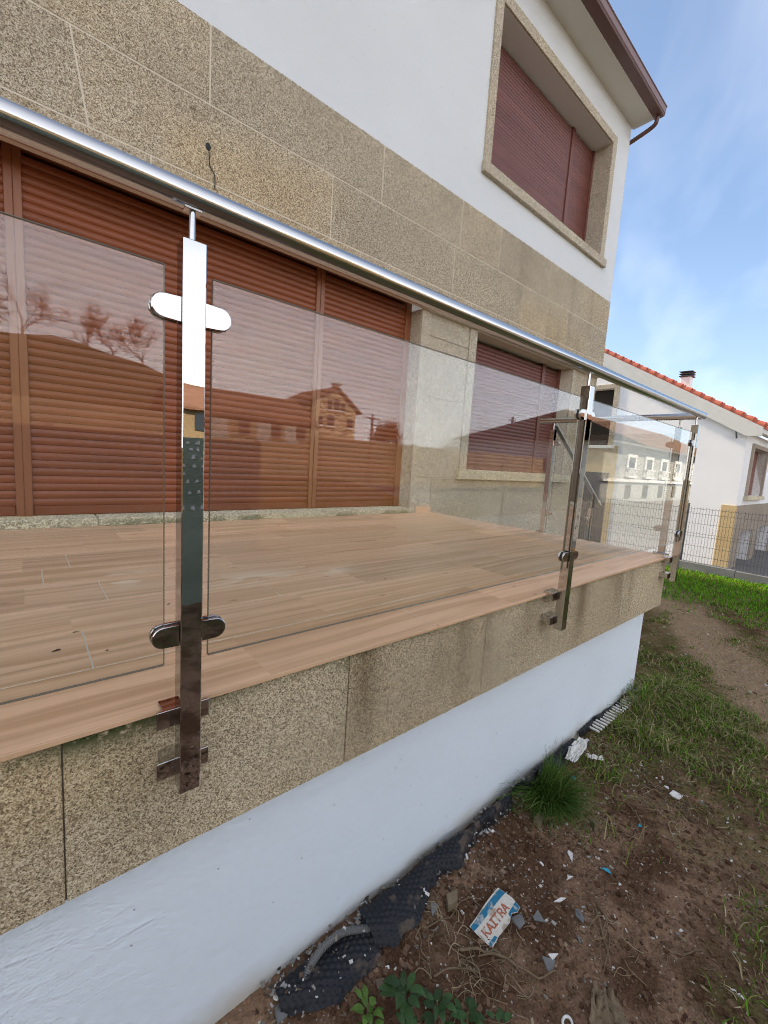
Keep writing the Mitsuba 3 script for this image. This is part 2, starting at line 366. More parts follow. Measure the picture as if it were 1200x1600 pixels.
bsdf('bark', {'type': 'diffuse', 'reflectance': {'type': 'rgb', 'value': [.07, .05, .038]}})
bsdf('dry_leaf', {'type': 'twosided', 'b': {'type': 'diffuse', 'reflectance': proc(lambda p, n, uv: mi.Color3f(.30, .23, .14) * (.6 + .7 * fbm(p.x * 60, p.y * 60, p.z * 60, 2)))}})
bsdf('bag_brown', {'type': 'twosided', 'b': {'type': 'diffuse', 'reflectance': proc(lambda p, n, uv: mi.Color3f(.21, .155, .10) * (.6 + .7 * fbm(p.x * 25, p.y * 25, p.z * 25, 3)))}})
bsdf('hill_ground', {'type': 'diffuse', 'reflectance': proc(lambda p, n, uv: mix(mi.Color3f(.06, .055, .022), mi.Color3f(.13, .1, .05), fbm(p.x * .3, p.y * .3, p.z * .3, 4)))})

# ------------------------------------------------------------------ ground
xs = np.concatenate([np.linspace(-120, -4, 40), np.linspace(-3.8, .4, 40), np.linspace(.42, 4.2, 300), np.linspace(4.23, 11.5, 240), np.linspace(11.6, 160, 60)])
ys = np.concatenate([np.linspace(-140, -4, 60), np.linspace(-3.9, -.3, 60), np.linspace(-.28, 1.2, 170), np.linspace(1.24, 4, 70), np.linspace(4.2, 80, 40)])
gx, gy = np.meshgrid(xs, ys)
gv = np.stack([gx, gy, gz(gx, gy)], -1).reshape(-1, 3)
nx = len(xs)
ii = (np.arange(len(ys) - 1)[:, None] * nx + np.arange(nx - 1)[None]).ravel()
add('ground', trimesh.Trimesh(gv, np.vstack([np.stack([ii, ii + 1, ii + nx + 1], 1), np.stack([ii, ii + nx + 1, ii + nx], 1)]), process=False), 'soil', smooth=True, label='bare brown soil with patchy grass beside the terrace', kind='structure')

def hill_top(x):
    return np.interp(x, [-90, -30, -8, -1.4, 3.2, 6.7, 11.2, 13.6, 17, 21, 28, 40, 70], [5, 8, 10.4, 10.9, 11.6, 10.7, 10.2, 9.4, 8, 6.2, 4.5, 2.2, 1.2]) - .4


hx, hy = np.meshgrid(np.linspace(-90, 60, 90), np.linspace(-110, -38, 40))
hp = np.stack([hx, hy, hx * 0], -1)
hz = -3 + (hill_top(hx) + 3 + 1.2 * (meshkit.fbm(hp * .08, 3, 5) - .5)) * sm(-38, -58, hy)
hi_ = (np.arange(39)[:, None] * 90 + np.arange(89)[None]).ravel()
add('hill', trimesh.Trimesh(np.stack([hx, hy, hz], -1).reshape(-1, 3), np.vstack([np.stack([hi_, hi_ + 1, hi_ + 91], 1), np.stack([hi_, hi_ + 91, hi_ + 90], 1)]), process=False), 'hill_ground', smooth=True, label='low brown hill behind the photographer, mirrored in the glass', kind='structure')

# ------------------------------------------------------------------ the house
H = thing('house', 'white plastered house with granite bands, brown roller shutters and brown gutter', 'house')
YB, YL, YS = 3.645, 3.72, 3.92
XE = 8.2
up = Polygon([(-12, 3.10), (XE, 3.10), (XE, 6.02), (-12, 6.02)], [[(4.47, 3.66), (7.57, 3.66), (7.57, 5.43), (4.47, 5.43)]])
add(H + '__upper_wall', slab(up, 3.652, 4.0), 'plaster_wall')
add(H + '__side_wall', bx(XE - .3, XE - .001, 4.001, 12, -2.1, 6.02), 'plaster_wall')
add(H + '__band_backing', bx(-12, XE - .004, YB + .003, 3.722, 1.7735, 3.098), 'grout')
# granite courses; the joints are fine light lines
rowA = [-9, -6, -3.3, -1.6, -.3, 1.147, 2.83, 4.05, 4.83, 6.1, 7.2, XE]
rowB = [(-8, -8), (-5, -5), (-3, -3), (-1.4, -1.4), (.30, .386), (2.25, 2.25), (3.965, 3.975), (5.45, 5.45), (6.75, 6.75), (XE, XE)]
rowC = [-9, -6, -3, -1.2, .75, 2.6, 4.35, 5.9, 7.1, XE]
g = .006
k = 0
for a, b in zip(rowA[:-1], rowA[1:]):
    add(H + '__cladding_panel', bx(a + g, b - g if b < XE else b, YB, YB + .0029, 2.567 + g, 3.10, .0015), ('granite_band', 'granite_band_warm', 'granite_band_grey')[k % 3]); k += 1
for (a0, a1), (b0, b1) in zip(rowB[:-1], rowB[1:]):
    add(H + '__cladding_panel', slab([(a1 + g, 2.03 + g), (b1 - g if b0 < XE else XE, 2.03 + g), (b0 - g if b0 < XE else XE, 2.567 - g), (a0 + g, 2.567 - g)], YB + .0005, YB + .0029), ('granite_band_warm', 'granite_band_grey', 'granite_band')[k % 3]); k += 1
for a, b in zip(rowC[:-1], rowC[1:]):
    add(H + '__cladding_panel', bx(a + g, b - g if b < XE else b, YB + .0003, YB + .0029, 1.7725, 2.03 - g, .0015), 'granite_band_warm'); k += 1
# the lower wall, set back behind the band
low = Polygon([(3.583, -1.0), (XE - .002, -1.0), (XE - .002, 1.774), (3.583, 1.774)], [[(4.6, -.05), (7.25, -.05), (7.25, 1.772), (4.6, 1.772)]])
add(H + '__lower_wall', slab(low, YL + .012, 4.1), 'grout')
add(H + '__plinth', bx(3.96, XE - .003, YL + .004, YL + .011, -2.1, -.72), 'granite_trim')
for a, b, z0, z1 in ((3.70, 4.45, 1.51, 1.772), (3.70, 4.45, .808, 1.504), (3.70, 4.45, -.172, .802), (3.70, 3.945, -.53, -.178), (3.951, 5.6, -.71, -.185), (5.606, XE - .002, -.71, -.185), (7.262, XE - .002, .75, 1.772), (7.262, XE - .002, -.178, .744)):
    add(H + '__cladding_panel', bx(a, b, YL, YL + .011, z0, z1, .0015), 'granite_trim' if a < 3.9 else 'granite_band')
add(H + '__jamb', bx(3.575, 3.694, YL - .012, 4.08, -.616, 1.7715, .003), 'granite_trim')
add(H + '__jamb', bx(4.456, 4.604, YL - .012, 4.08, -.05, 1.7715, .003), 'granite_trim')
add(H + '__jamb', bx(7.25, 7.36, YL - .012, 4.08, -.05, 1.7715, .003), 'granite_trim')
add(H + '__window_sill', bx(4.40, 7.5, 3.655, 4.06, -.182, -.052, .004), 'granite_sill')
for a, b in ((-3.9, -1.6), (-1.596, .41), (.414, 3.572)):
    add(H + '__door_sill', bx(a, b, 3.70, 3.97, -.62, -.556, .008), 'granite_sill')
add(H + '__skirting_tile', bx(3.698, 3.96, 3.708, 3.719, -.616, -.532, .002), 'plank_tile')
add(H + '__lower_wall', bx(-12, -3.95, YL, 4.1, -2.1, 1.774), 'granite_band')
add(H + '__shutter_box', bx(-3.94, 3.574, 3.90, 4.08, 1.86, 1.98), 'frame_brown')
add(H + '__lintel', bx(-3.94, 3.575, 3.735, 4.09, 1.98, 2.05), 'grout')
add(H + '__inner_wall', bx(-3.94, 3.575, 4.03, 4.1, -.6, 1.98), 'dark_inside')
add(H + '__inner_wall', bx(4.604, 7.25, 4.081, 4.12, -.05, 1.77), 'dark_inside')


def slat_mesh(x0, x1, pitch, bulge, n=6):
    t = np.linspace(0, 1, n)
    z = .0015 + (pitch - .003) * t
    y = -bulge * np.sin(np.pi * t) ** .8
    ring = list(zip(y, z)) + [(.006, z[-1]), (.006, z[0])]
    return slab_x(ring[::-1], x0, x1)


def shutter(key_rails, x0, x1, y, z0, z1, pitch, bulge, mat, railm, left=.03, right=.03, pieces=True):
    """a roller shutter: guide rails and bottom bar, the slats hung between them"""
    rails = [bx(x0 - left, x0 + .006, y - .025, y + .02, z0, z1, .003), bx(x1 - .006, x1 + right, y - .025, y + .02, z0, z1, .003)]
    s = thing(key_rails, None, None)
    s = key_rails if not any(k.startswith(key_rails + '__') for k in scene) else next(f'{key_rails}_{i:03d}' for i in range(1, 99) if not any(k.startswith(f'{key_rails}_{i:03d}__') for k in scene))
    for rm in rails:
        add(s + '__guide_rail', rm, railm)
    add(s + '__bottom_bar', bx(x0 + .008, x1 - .008, y - .006, y + .012, z0 + .002, z0 + pitch * 1.25, .004), mat)
    m = slat_mesh(x0 + .007, x1 - .007, pitch, bulge)
    shape = mikit.ply(m, mat, smooth=35)
    n = int((z1 - z0 - pitch * 1.25) / pitch)
    for i in range(n):
        place(s + '__slat', shape, T().translate([0, y + .0012 * random.uniform(-1, 1), z0 + pitch * 1.27 + i * pitch]))
    return s


shutter(H + '__shutter', -3.9, -1.78, YS, -.555, 1.86, .0551, .0075, 'shutter_brown', 'frame_brown', .03, .035)
shutter(H + '__shutter', -1.7, -.042, YS, -.555, 1.86, .0551, .0075, 'shutter_brown', 'frame_brown', .03, .039)
shutter(H + '__shutter', .038, 2.285, YS, -.555, 1.86, .0551, .0075, 'shutter_brown', 'frame_brown', .040, .035)
shutter(H + '__shutter', 2.365, 3.50, YS, -.555, 1.86, .0551, .0075, 'shutter_brown', 'frame_brown', .04, .072)
shutter(H + '__shutter', 4.63, 6.66, 3.955, -.05, 1.772, .0551, .0075, 'shutter_upper', 'frame_upper', .026, .022)
shutter(H + '__shutter', 6.73, 7.2, 3.955, -.05, 1.772, .0551, .0075, 'shutter_upper', 'frame_upper', .045, .05)
shutter(H + '__shutter', 4.50, 6.80, 3.95, 3.66, 5.43, .0445, .005, 'shutter_upper', 'frame_upper', .03, .025)
shutter(H + '__shutter', 6.87, 7.53, 3.95, 3.66, 5.43, .0445, .005, 'shutter_upper', 'frame_upper', .042, .04)
add(H + '__inner_wall', bx(4.47, 7.57, 4.001, 4.05, 3.5, 5.5), 'dark_inside')
# stone surround of the upper window
fr = Polygon([(4.34, 3.655), (7.71, 3.655), (7.71, 5.565), (4.34, 5.565)], [[(4.468, 3.655 + 1e-3), (7.572, 3.655 + 1e-3), (7.572, 5.43), (4.468, 5.43)]])
for a, b, c, d in ((4.34, 4.474, 3.662, 5.43), (7.566, 7.71, 3.662, 5.43)):
    add(H + '__window_jamb', bx(a, b, 3.63, 3.999, c, d, .003), 'granite_trim')
add(H + '__window_lintel', bx(4.34, 7.71, 3.629, 3.998, 5.431, 5.565, .003), 'granite_trim')
add(H + '__window_sill', bx(4.325, 7.75, 3.595, 3.997, 3.535, 3.66, .004), 'granite_trim')
# roof with soffit, gutter and downpipe
R = add(H + '__roof', cat(slab_x([(3.21, 6.12), (3.21, 6.17), (8.0, 8.65), (12.3, 6.4), (12.3, 6.3), (8.0, 8.5)], -12, 8.38)), 'roof_tile')
add(R + '__soffit', slab_x([(3.335, 6.00), (3.66, 6.00), (3.66, 6.03), (12, 6.1), (12, 6.12), (3.335, 6.12)], -12, 8.30), 'soffit_white')
gprof = [(3.20, 6.00), (3.335, 6.00), (3.335, 6.01), (3.33, 6.118), (3.19, 6.135), (3.168, 6.135), (3.168, 6.12), (3.178, 6.115), (3.186, 6.03), (3.192, 6.024), (3.192, 6.012)]
add(R + '__gutter', slab_x(gprof, -12, 8.34), 'gutter_brown')
add(R + '__gutter_face', slab_x([(3.184, 6.032), (3.1855, 6.032), (3.1775, 6.114), (3.1765, 6.114)], -12, 8.335), 'gutter_light')
add(R + '__downpipe', tube(bez([(8.26, 3.27, 6.03), (8.262, 3.275, 5.95), (8.28, 3.33, 5.88), (8.29, 3.60, 5.82), (8.29, 3.85, 5.76), (8.29, 3.95, 5.6), (8.29, 3.95, 4.5)], 10), .034, 12), 'gutter_brown', smooth=40)
# a wire left hanging from a hole in the granite
add(H + '__wire', tube(bez([(1.138, 3.66, 2.275), (1.14, 3.637, 2.265), (1.143, 3.632, 2.2), (1.15, 3.638, 2.14), (1.185, 3.636, 2.09), (1.19, 3.64, 1.99)], 8), .0038, 6), 'rubber', smooth=True)
add(H + '__wire_hole', hull([(1.138 + .02 * math.cos(a), y, 2.272 + .026 * math.sin(a)) for a in np.linspace(0, 6.28, 14) for y in (3.642, 3.66)]), 'rubber')

# ------------------------------------------------------------------ the terrace
TR = thing('terrace', 'raised terrace with wood-look floor tiles, granite edge and white plaster base', 'terrace')
ZD, XT = -.616, 3.97
add(TR + '__core', bx(-8, 3.88, 1.056, 3.70, -1.02, -.632), 'grout_dark')
add(TR + '__base_wall', cat(bx(-8, 3.835, 1.132, 1.35, -2.1, -1.021), bx(3.6, 3.834, 1.351, 3.72, -2.1, -1.0215)), 'plaster_base')
fx = [-6, -3.5, -1.46, -.706, .044, .795, 1.54, 2.29, 3.06, 3.925]
for i, (a, b) in enumerate(zip(fx[:-1], fx[1:])):
    add(TR + '__edge_panel', bx(a + .0016, b - (.0016 if b < 3.9 else 0), 1.05, 1.0565, -1.022, -.634, .002), ('granite_fascia', 'granite_fascia_dark')[i % 2])
for a, b in ((1.12, 1.9), (1.906, 2.7), (2.706, 3.70)):
    add(TR + '__edge_panel', bx(3.881, 3.924, a, b, -1.022, -.634, .002), 'granite_fascia')
j = .0023
ex = [-8, -5, -2.5, -1.2, -.35, 1.2, 2.4, 3.6, XT]
for a, b in zip(ex[:-1], ex[1:]):
    add(TR + '__edge_tile', bx(a + j, b - (j if b < XT else 0), 1.033, 1.333 - j, ZD - .013, ZD, .0015), 'edge_tile')
rows = 8
for r in range(rows):
    y0, y1 = 1.335 + r * .2965, min(1.335 + (r + 1) * .2965, 3.71)
    # the same joints as the grain of the tile
    off = {0: .13, 1: -.35, 2: .24, 3: 1.25, 4: .16, 5: .87, 6: -.2, 7: .5}[r]
    x = off - 7.2
    while x < XT:
        a, b = max(x, -7), min(x + 1.2, XT)
        if b - a > .05:
            add(TR + '__floor_tile', bx(a + j, b - (j if b < XT else 0), y0 + j, y1 - j, ZD - .011, ZD + .0004 * random.random(), .001), 'plank_tile')
        x += 1.2
add(TR + '__tile_joint', bx(-8, XT - .004, 1.05, 3.71, ZD - .015, ZD - .0018), 'grout')
st = [(3.93 + .0, -2.1), (3.93, ZD - .18)]
sx, szz = 3.925, ZD
poly = [(3.926, -2.1)]
for i in range(6):
    szz -= .178
    poly += [(sx if i else 3.926, szz), (sx + .29, szz)]
    sx += .29
poly += [(sx, -2.1)]
add(TR + '__stair', slab(poly, 2.16, 3.6), 'concrete')

# ------------------------------------------------------------------ the railing
RL = thing('glass_railing', 'polished steel railing with clear glass panels along the terrace edge', 'railing')
GYP = .9675                # plane of the front glass


def pill(cx, z, y0, y1, half, r):
    """upright plate with round ends in the x, z plane"""
    a = np.linspace(-np.pi / 2, np.pi / 2, 9)
    pts = [(cx + half + r * math.cos(t), z + r * math.sin(t)) for t in a] + [(cx - half - r * math.cos(t), z - r * math.sin(t)) for t in a]
    ring = Polygon(pts)
    big, small = np.array(ring.exterior.coords)[:-1], np.array(ring.buffer(-.0015).exterior.coords)[:-1]
    P = [(x, y, zz) for x, zz in small for y in (y0, y1)] + [(x, y, zz) for x, zz in big for y in (y0 + .0015, y1 - .0015)]
    return hull(P)


def turn(m, on, c):
    """for the railing along the terrace's side: swap x and y about the post"""
    if not on:
        return m
    v = np.array(m.vertices)
    w = np.stack([c[0] - (v[:, 1] - c[1]), c[1] + (v[:, 0] - c[0]), v[:, 2]], 1)
    return trimesh.Trimesh(w, m.faces, process=False)


def post(cx, cy, side=False, left=True, right=True, top=.409, rod=.472, brackets=True, foot=-.789):
    h = .0225
    c = (cx, cy)
    P = add(RL + '__post', turn(bx(cx - h, cx + h, cy - h, cy + h, foot, top, .0018), side, c), 'steel_mirror')
    add(P + '__rod', tube([(cx, cy, top - .002), (cx, cy, rod)], .0065, 12), 'steel_rail', smooth=40)
    add(P + '__saddle', bx(cx - .017, cx + .017, cy - .011, cy + .011, rod - .003, rod, .001), 'steel_rail')
    for z in (.274, -.409):
        for s, on in ((-1, left), (1, right)):
            if not on:
                continue
            x0, x1 = sorted((cx + s * h, cx + s * .074))
            for y0, y1 in ((cy - .015, cy - .0055), (cy + .0055, cy + .015)):
                half = hull(np.vstack([pill(cx + s * .0545, z, y0, y1, .0, .0235).vertices, [(cx + s * (h + .001), y, z + k * .0235) for y in (y0, y1) for k in (-1, 1)]]))
                add(P + '__clamp', turn(half, side, c), 'steel_mirror')
            add(P + '__clamp_gasket', turn(bx(*sorted((cx + s * (h + .001), cx + s * .07)), cy - .0054, cy + .0054, z - .019, z + .019), side, c), 'rubber')
    if brackets:
        for z in (-.622, -.748):
            m = cat(bx(cx - .06, cx + .055, cy + h + .0005, cy + h + .007, z - .021, z + .021, .001), bx(cx - .045, cx + .04, cy + h + .007, 1.0495 if not side else cy + .066, z - .018, z + .018, .001))
            add(P + '__bracket', turn(m, side, c), 'steel_mirror')
    return P


PX = (-3.28, -1.504, .273, 2.05, 3.83)
for i, x in enumerate(PX):
    post(x, GYP, left=i > 0, right=i < 4)
for a, b in zip(PX[:-1], PX[1:]):
    x0, x1, z0, z1 = a + .042, b - .052, -.475, .353
    gk = add(RL + '__glass_panel', trimesh.Trimesh([(x0, GYP, z0), (x1, GYP, z0), (x1, GYP, z1), (x0, GYP, z1)], [(0, 1, 2), (0, 2, 3)], process=False), 'clear_glass')
    e = .004
    add(gk + '__glass_edge', cat(bx(x0 - .0012, x0, GYP - e, GYP + e, z0, z1), bx(x1, x1 + .0012, GYP - e, GYP + e, z0, z1), bx(x0, x1, GYP - e, GYP + e, z0 - .0012, z0), bx(x0, x1, GYP - e, GYP + e, z1, z1 + .0012)), 'glass_edge')
SXP = 3.992
post(SXP, 1.115, side=True, left=False, right=True)
post(SXP, 2.175, side=True, left=True, right=False)
y0, y1, z0, z1 = 1.115 + .042, 2.175 - .052, -.475, .353
gk = add(RL + '__glass_panel', trimesh.Trimesh([(SXP, y0, z0), (SXP, y1, z0), (SXP, y1, z1), (SXP, y0, z1)], [(0, 1, 2), (0, 2, 3)], process=False), 'clear_glass')
add(gk + '__glass_edge', cat(bx(SXP - e, SXP + e, y0 - .0012, y0, z0, z1), bx(SXP - e, SXP + e, y1, y1 + .0012, z0, z1), bx(SXP - e, SXP + e, y0, y1, z0 - .0012, z0), bx(SXP - e, SXP + e, y0, y1, z1, z1 + .0012)), 'glass_edge')
hr = .0255
add(RL + '__handrail', tube([(-3.4, GYP, .4955), (SXP + .002, GYP, .4955)], hr, 32), 'steel_rail', smooth=40)
add(RL + '__handrail', tube([(SXP, GYP + .004, .4952), (SXP, 2.32, .4952)], hr * .99, 32), 'steel_rail', smooth=40)
SR = thing('stair_railing', 'short sloping steel handrail descending from the far side of the terrace', 'railing')
add(SR + '__handrail', tube([(4.03, 2.18, .452), (5.28, 2.18, -.375)], .021, 20), 'steel_rail', smooth=40)
add(SR + '__post', bx(5.03, 5.075, 2.158, 2.203, -1.45, -.40, .002), 'steel_mirror')
add(SR + '__rod', tube([(5.052, 2.18, -.405), (5.052, 2.18, -.24)], .0065, 10), 'steel_rail', smooth=40)
add(SR + '__clamp', pill(5.0, -.52, 2.165, 2.195, .02, .0235), 'steel_mirror')

# ------------------------------------------------------------------ the neighbour's house behind the fence
N = thing('neighbour_house', 'white neighbouring house with red tiled verge and ochre stone corner beyond the fence', 'house')
NX, NY, sl = 15.0, 2.58, .58
ze = 1.40
ridge = 7.7
gable = Polygon([(NY, -2.6), (12.8, -2.6), (12.8, ze), (ridge, ze + sl * (ridge - NY)), (NY, ze)], [[(6.17, .98), (7.4, .98), (7.4, 2.85), (6.17, 2.85)], [(6.02, -2.4), (7.4, -2.4), (7.4, .07), (6.02, .07)]])
add(N + '__gable_wall', slab_x(gable, NX, NX + .3), 'plaster_neighbour')
fw = Polygon([(NX + .301, -2.6), (27, -2.6), (27, ze), (NX + .301, ze)], [[(15.95, -.36), (18.1, -.36), (18.1, 1.03), (15.95, 1.03)], [(16.0, -2.5), (17.75, -2.5), (17.75, -1.42), (16.0, -1.42)], [(18.7, -2.5), (21.2, -2.5), (21.2, -1.42), (18.7, -1.42)]])
add(N + '__front_wall', slab(fw, NY, NY + .3), 'plaster_neighbour')
add(N + '__room', bx(NX + .9, 22, NY + .9, 8.5, -2.6, 1.2), 'dark_inside')
for yy0, yy1 in ((NY - .03, 2.895),):
    for q in range(5):
        z0, z1 = -2.6 + q * .398, -2.6 + (q + 1) * .398 - .006
        add(N + '__quoin', bx(NX - .03, NX - .001, yy0, yy1, z0, z1, .004), 'ochre_stone')
base = Polygon([(NX, -2.6), (27, -2.6), (27, -.62), (NX, -.62)], [[(16.0, -2.5), (17.75, -2.5), (17.75, -1.42), (16.0, -1.42)], [(18.7, -2.5), (21.2, -2.5), (21.2, -1.42), (18.7, -1.42)]])
add(N + '__stone_base', slab(base, NY - .03, NY - .001), 'grey_stone')
add(N + '__stone_panel', slab_x(Polygon([(5.84, -2.6), (7.6, -2.6), (7.6, .97), (5.84, .97)], [[(6.02, -2.4), (7.4, -2.4), (7.4, .07), (6.02, .07)]]), NX - .02, NX - .001), 'ochre_stone')
for (a, b, c, d) in ((6.02, 6.17, .98, 2.85), (7.4, 7.55, .98, 2.85), (6.02, 7.55, 2.85, 3.0)):
    add(N + '__window_frame', bx(NX - .04, NX + .3, a, b, c, d, .006), 'granite_trim')
add(N + '__window_sill', bx(NX - .1, NX + .3, 5.95, 7.6, .88, .98, .006), 'white_paint')
add(N + '__window_pane', bx(NX + .22, NX + .25, 6.17, 7.4, .98, 2.85), 'dark_inside')
for a, b, c, d in ((15.82, 15.95, -.36, 1.03), (18.1, 18.23, -.36, 1.03), (15.82, 18.23, 1.03, 1.15)):
    add(N + '__window_frame', bx(a, b, NY - .06, NY + .3, c, d, .006), 'grey_stone')
add(N + '__window_sill', bx(15.75, 18.3, NY - .12, NY + .3, -.47, -.36, .006), 'granite_sill')
add(N + '__window_shutter', bx(16.7, 18.1, NY + .2, NY + .25, -.36, 1.03), 'frame_upper')
add(N + '__window_pane', bx(15.95, 16.7, NY + .24, NY + .26, -.36, 1.03), 'dark_inside')
for a, b in ((16.0, 17.75), (18.7, 21.2)):
    add(N + '__garage_door', bx(a + .35, b - .2, NY + .5, NY + .55, -2.5, -1.42), 'frame_upper')
add(N + '__eaves', slab_x([(NY - .28, ze - .02), (NY + .001, ze + .06), (NY + .001, ze + .14), (NY - .28, ze + .1)], NX - .12, 27.2), 'soffit_white')
NR = add(N + '__roof', slab_x([(NY - .3, ze + .10), (ridge, ze + .10 + sl * (ridge - NY + .3)), (13.1, ze + .1), (13.1, ze + .16), (ridge, ze + .18 + sl * (ridge - NY + .3)), (NY - .3, ze + .18)], NX - .05, 27.3), 'roof_tile')
add(NR + '__verge_board', slab_x([(NY - .3, ze - .12), (NY - .02, ze - .12), (NY + .05, ze - .1), (ridge, ze - .3 + sl * (ridge - NY + .3)), (ridge, ze + .12 + sl * (ridge - NY + .3)), (NY - .3, ze + .12)], NX - .14, NX - .002), 'soffit_white')
ang = math.atan(sl)
n_t, Lt = 21, .292
vt = None
th = np.linspace(-.35, np.pi + .35, 9)
r0, r1 = .096, .07
ring = [np.stack([np.cos(th) * r, th * 0 + yy, np.sin(th) * r], 1) for r, yy in ((r0, 0), (r1, Lt + .03), (r1 - .018, Lt + .03), (r0 - .018, 0))]
vv = np.vstack(ring)
ff = []
for a_ in range(4):
    b_ = (a_ + 1) % 4
    kk = np.arange(8)
    ff += [np.stack([a_ * 9 + kk, a_ * 9 + kk + 1, b_ * 9 + kk + 1], 1), np.stack([a_ * 9 + kk, b_ * 9 + kk + 1, b_ * 9 + kk], 1)]
vshape = mikit.ply(trimesh.Trimesh(vv, np.vstack(ff), process=False), {'type': 'twosided', 'b': {'type': 'ref', 'id': 'roof_tile'}}, smooth=50)
for i in range(n_t):
    for q, dx in enumerate((0, .24)):
        y = NY - .33 + i * Lt * math.cos(ang)
        place(NR + ('__verge_tile' if q == 0 else '__roof_tile'), vshape, T().translate([NX - .05 + dx, y, ze + .17 + sl * (y - NY + .3)]).rotate([1, 0, 0], math.degrees(ang) - 5 + random.uniform(-1, 1)).rotate([0, 1, 0], -8 if q == 0 else 0))
CH = add(N + '__chimney', bx(16.3, 16.58, 4.45, 4.72, 2.0, 3.3, .01), 'plaster_neighbour')
for q in range(3):
    add(CH + '__cowl_slat', hull([(x, y, z) for s, z in ((.0, 3.28 + q * .07), (.03, 3.30 + q * .07), (.02, 3.32 + q * .07)) for x in (16.28 - s, 16.60 + s) for y in (4.43 - s, 4.74 + s)]), 'black_metal')
add(CH + '__cowl_core', bx(16.33, 16.55, 4.48, 4.69, 3.2, 3.46), 'black_metal')
add(N + '__overflow_pipe', tube(bez([(NX - .02, 2.85, 1.45), (NX - .12, 2.82, 1.40), (NX - .13, 2.78, 1.22)], 6), .02, 8), 'black_metal', smooth=True)

# ------------------------------------------------------------------ low wall and mesh fence
LW = thing('low_wall', 'low grey concrete block wall carrying the mesh fence', 'wall')
for i in range(16):
    y = -5 + i * 1.1 + .02
    add(LW + '__block', bx(10.28, 10.43, y + .004, y + 1.096, -2.3, -1.655 + .006 * math.sin(i * 2.2), .006), 'concrete')
F = thing('mesh_fence', 'dark welded wire mesh fence on the low concrete wall', 'fence')
for i in range(7):
    y = -5.02 + 2.52 * i
    add(F + '__post', cat(bx(10.33, 10.38, y - .025, y + .025, -1.66, -.46, .004), bx(10.31, 10.33, y - .03, y + .03, -.62, -.58), bx(10.31, 10.33, y - .03, y + .03, -1.1, -1.06)), 'fence_metal')
    if i == 6:
        break
    ws, wd = [], .0024
    zt, zb = -.525, -1.655
    for yy in np.arange(y + .05, y + 2.48, .05):
        ws.append(bx(10.322 - wd, 10.322 + wd, yy - wd, yy + wd, zb, zt))
    for z in (-.555, -.655, -.855, -1.055, -1.11, -1.31, -1.51):
        dx = .012 if z in (-.655, -1.11) else 0
        ws.append(bx(10.314 - dx - wd * 1.3, 10.314 - dx + wd * 1.3, y + .04, y + 2.48, z - wd * 1.3, z + wd * 1.3))
    add(F + '__mesh_panel', cat(*ws), 'fence_metal')

# ------------------------------------------------------------------ what stands behind the photographer and is mirrored in glass and steel
GF = thing('netting_fence', 'dark green netting fence with torn pale patches, mirrored in the near glass', 'fence')
add(GF + '__netting', bx(-4, 2.3, -3.24, -3.22, -1.85, .12), 'netting')
for i in range(4):
    add(GF + '__post', bx(-4 + i * 2.08, -3.94 + i * 2.08, -3.3, -3.245, -1.9, .15), 'bark')
for i, (x, z) in enumerate([(x, z) for z in (.05, -.03, -.12, -.21, -.30, -.40, -.52, -.7) for x in np.arange(.05, 2.2, .105)]):
    if rng.random() < .92:
        x += rng.uniform(-.02, .02) - .2 * (z + .02)
        w, h = rng.uniform(.03, .055), rng.uniform(.025, .05)
        add(GF + '__patch', slab([(x, z), (x + w, z + rng.uniform(-.015, .015)), (x + w * rng.uniform(.6, 1), z + h), (x + rng.uniform(0, .4) * w, z + h * .9)], -3.219, -3.213), 'white_paint')
BW = thing('boundary_wall', 'pale rendered boundary wall far behind the camera, mirrored below the gabled house', 'wall')
add(BW + '__wall', bx(-2, 4.1, -14.2, -14.0, -1.2, 1.15), 'render_ochre')
add(BW + '__wall', bx(9.5, 34, -14.2, -14.0, -1.2, .85), 'render_ochre')
for i in range(9):
    add(BW + '__pier', bx(9.8 + i * 2.7, 10.05 + i * 2.7, -13.98, -13.9, -1.2, .92), 'render_ochre')
OB = thing('outbuilding', 'long low outbuilding with red tiled roof, mirrored left of the gabled house', 'building')
add(OB + '__wall', bx(4.2, 9.45, -18, -14.0, -1.2, 1.33), 'render_ochre')
for x in (4.6, 6.2, 7.5, 8.6):
    add(OB + '__window', bx(x, x + .42, -13.99, -13.97, .62, 1.2), 'window_glass')
for x in (5.2, 6.9, 8.1):
    add(OB + '__panel', bx(x, x + .6, -13.995, -13.975, .45, 1.15), 'render_grey')
add(OB + '__roof', slab_x([(-13.8, 1.32), (-16, 2.35), (-18.2, 1.32), (-18.2, 1.4), (-16, 2.45), (-13.8, 1.4)][::-1], 4.0, 9.6), 'roof_tile_old')
SH = thing('stone_house', 'gabled rubble stone house with tall chimney, mirrored in the middle glass panel', 'house')
add(SH + '__wall', slab([(18.9, -1), (23.2, -1), (23.2, 4.35), (21.0, 5.9), (18.9, 4.9)], -36, -30), 'rubble_stone')
for x, z, w, h in ((20.2, 4.1, .4, .8), (20.85, 4.1, .55, .9), (21.6, 4.1, .35, .7), (22.3, 2.7, .55, .8), (20.2, 2.7, .7, .9), (19.3, 2.7, .4, .7)):
    wk = add(SH + '__window', bx(x, x + w, -29.99, -29.9, z, z + h), 'window_glass')
    add(wk + '__sill', bx(x - .08, x + w + .08, -29.98, -29.8, z - .12, z), 'plaster_neighbour')
add(SH + '__roof', cat(slab([(18.3, 4.55), (21.02, 5.98), (21.02, 6.12), (18.3, 4.7)], -36.2, -29.7), slab([(21.021, 5.98), (23.7, 4.0), (23.7, 4.15), (21.021, 6.12)], -36.2, -29.7)), 'roof_tile_old')
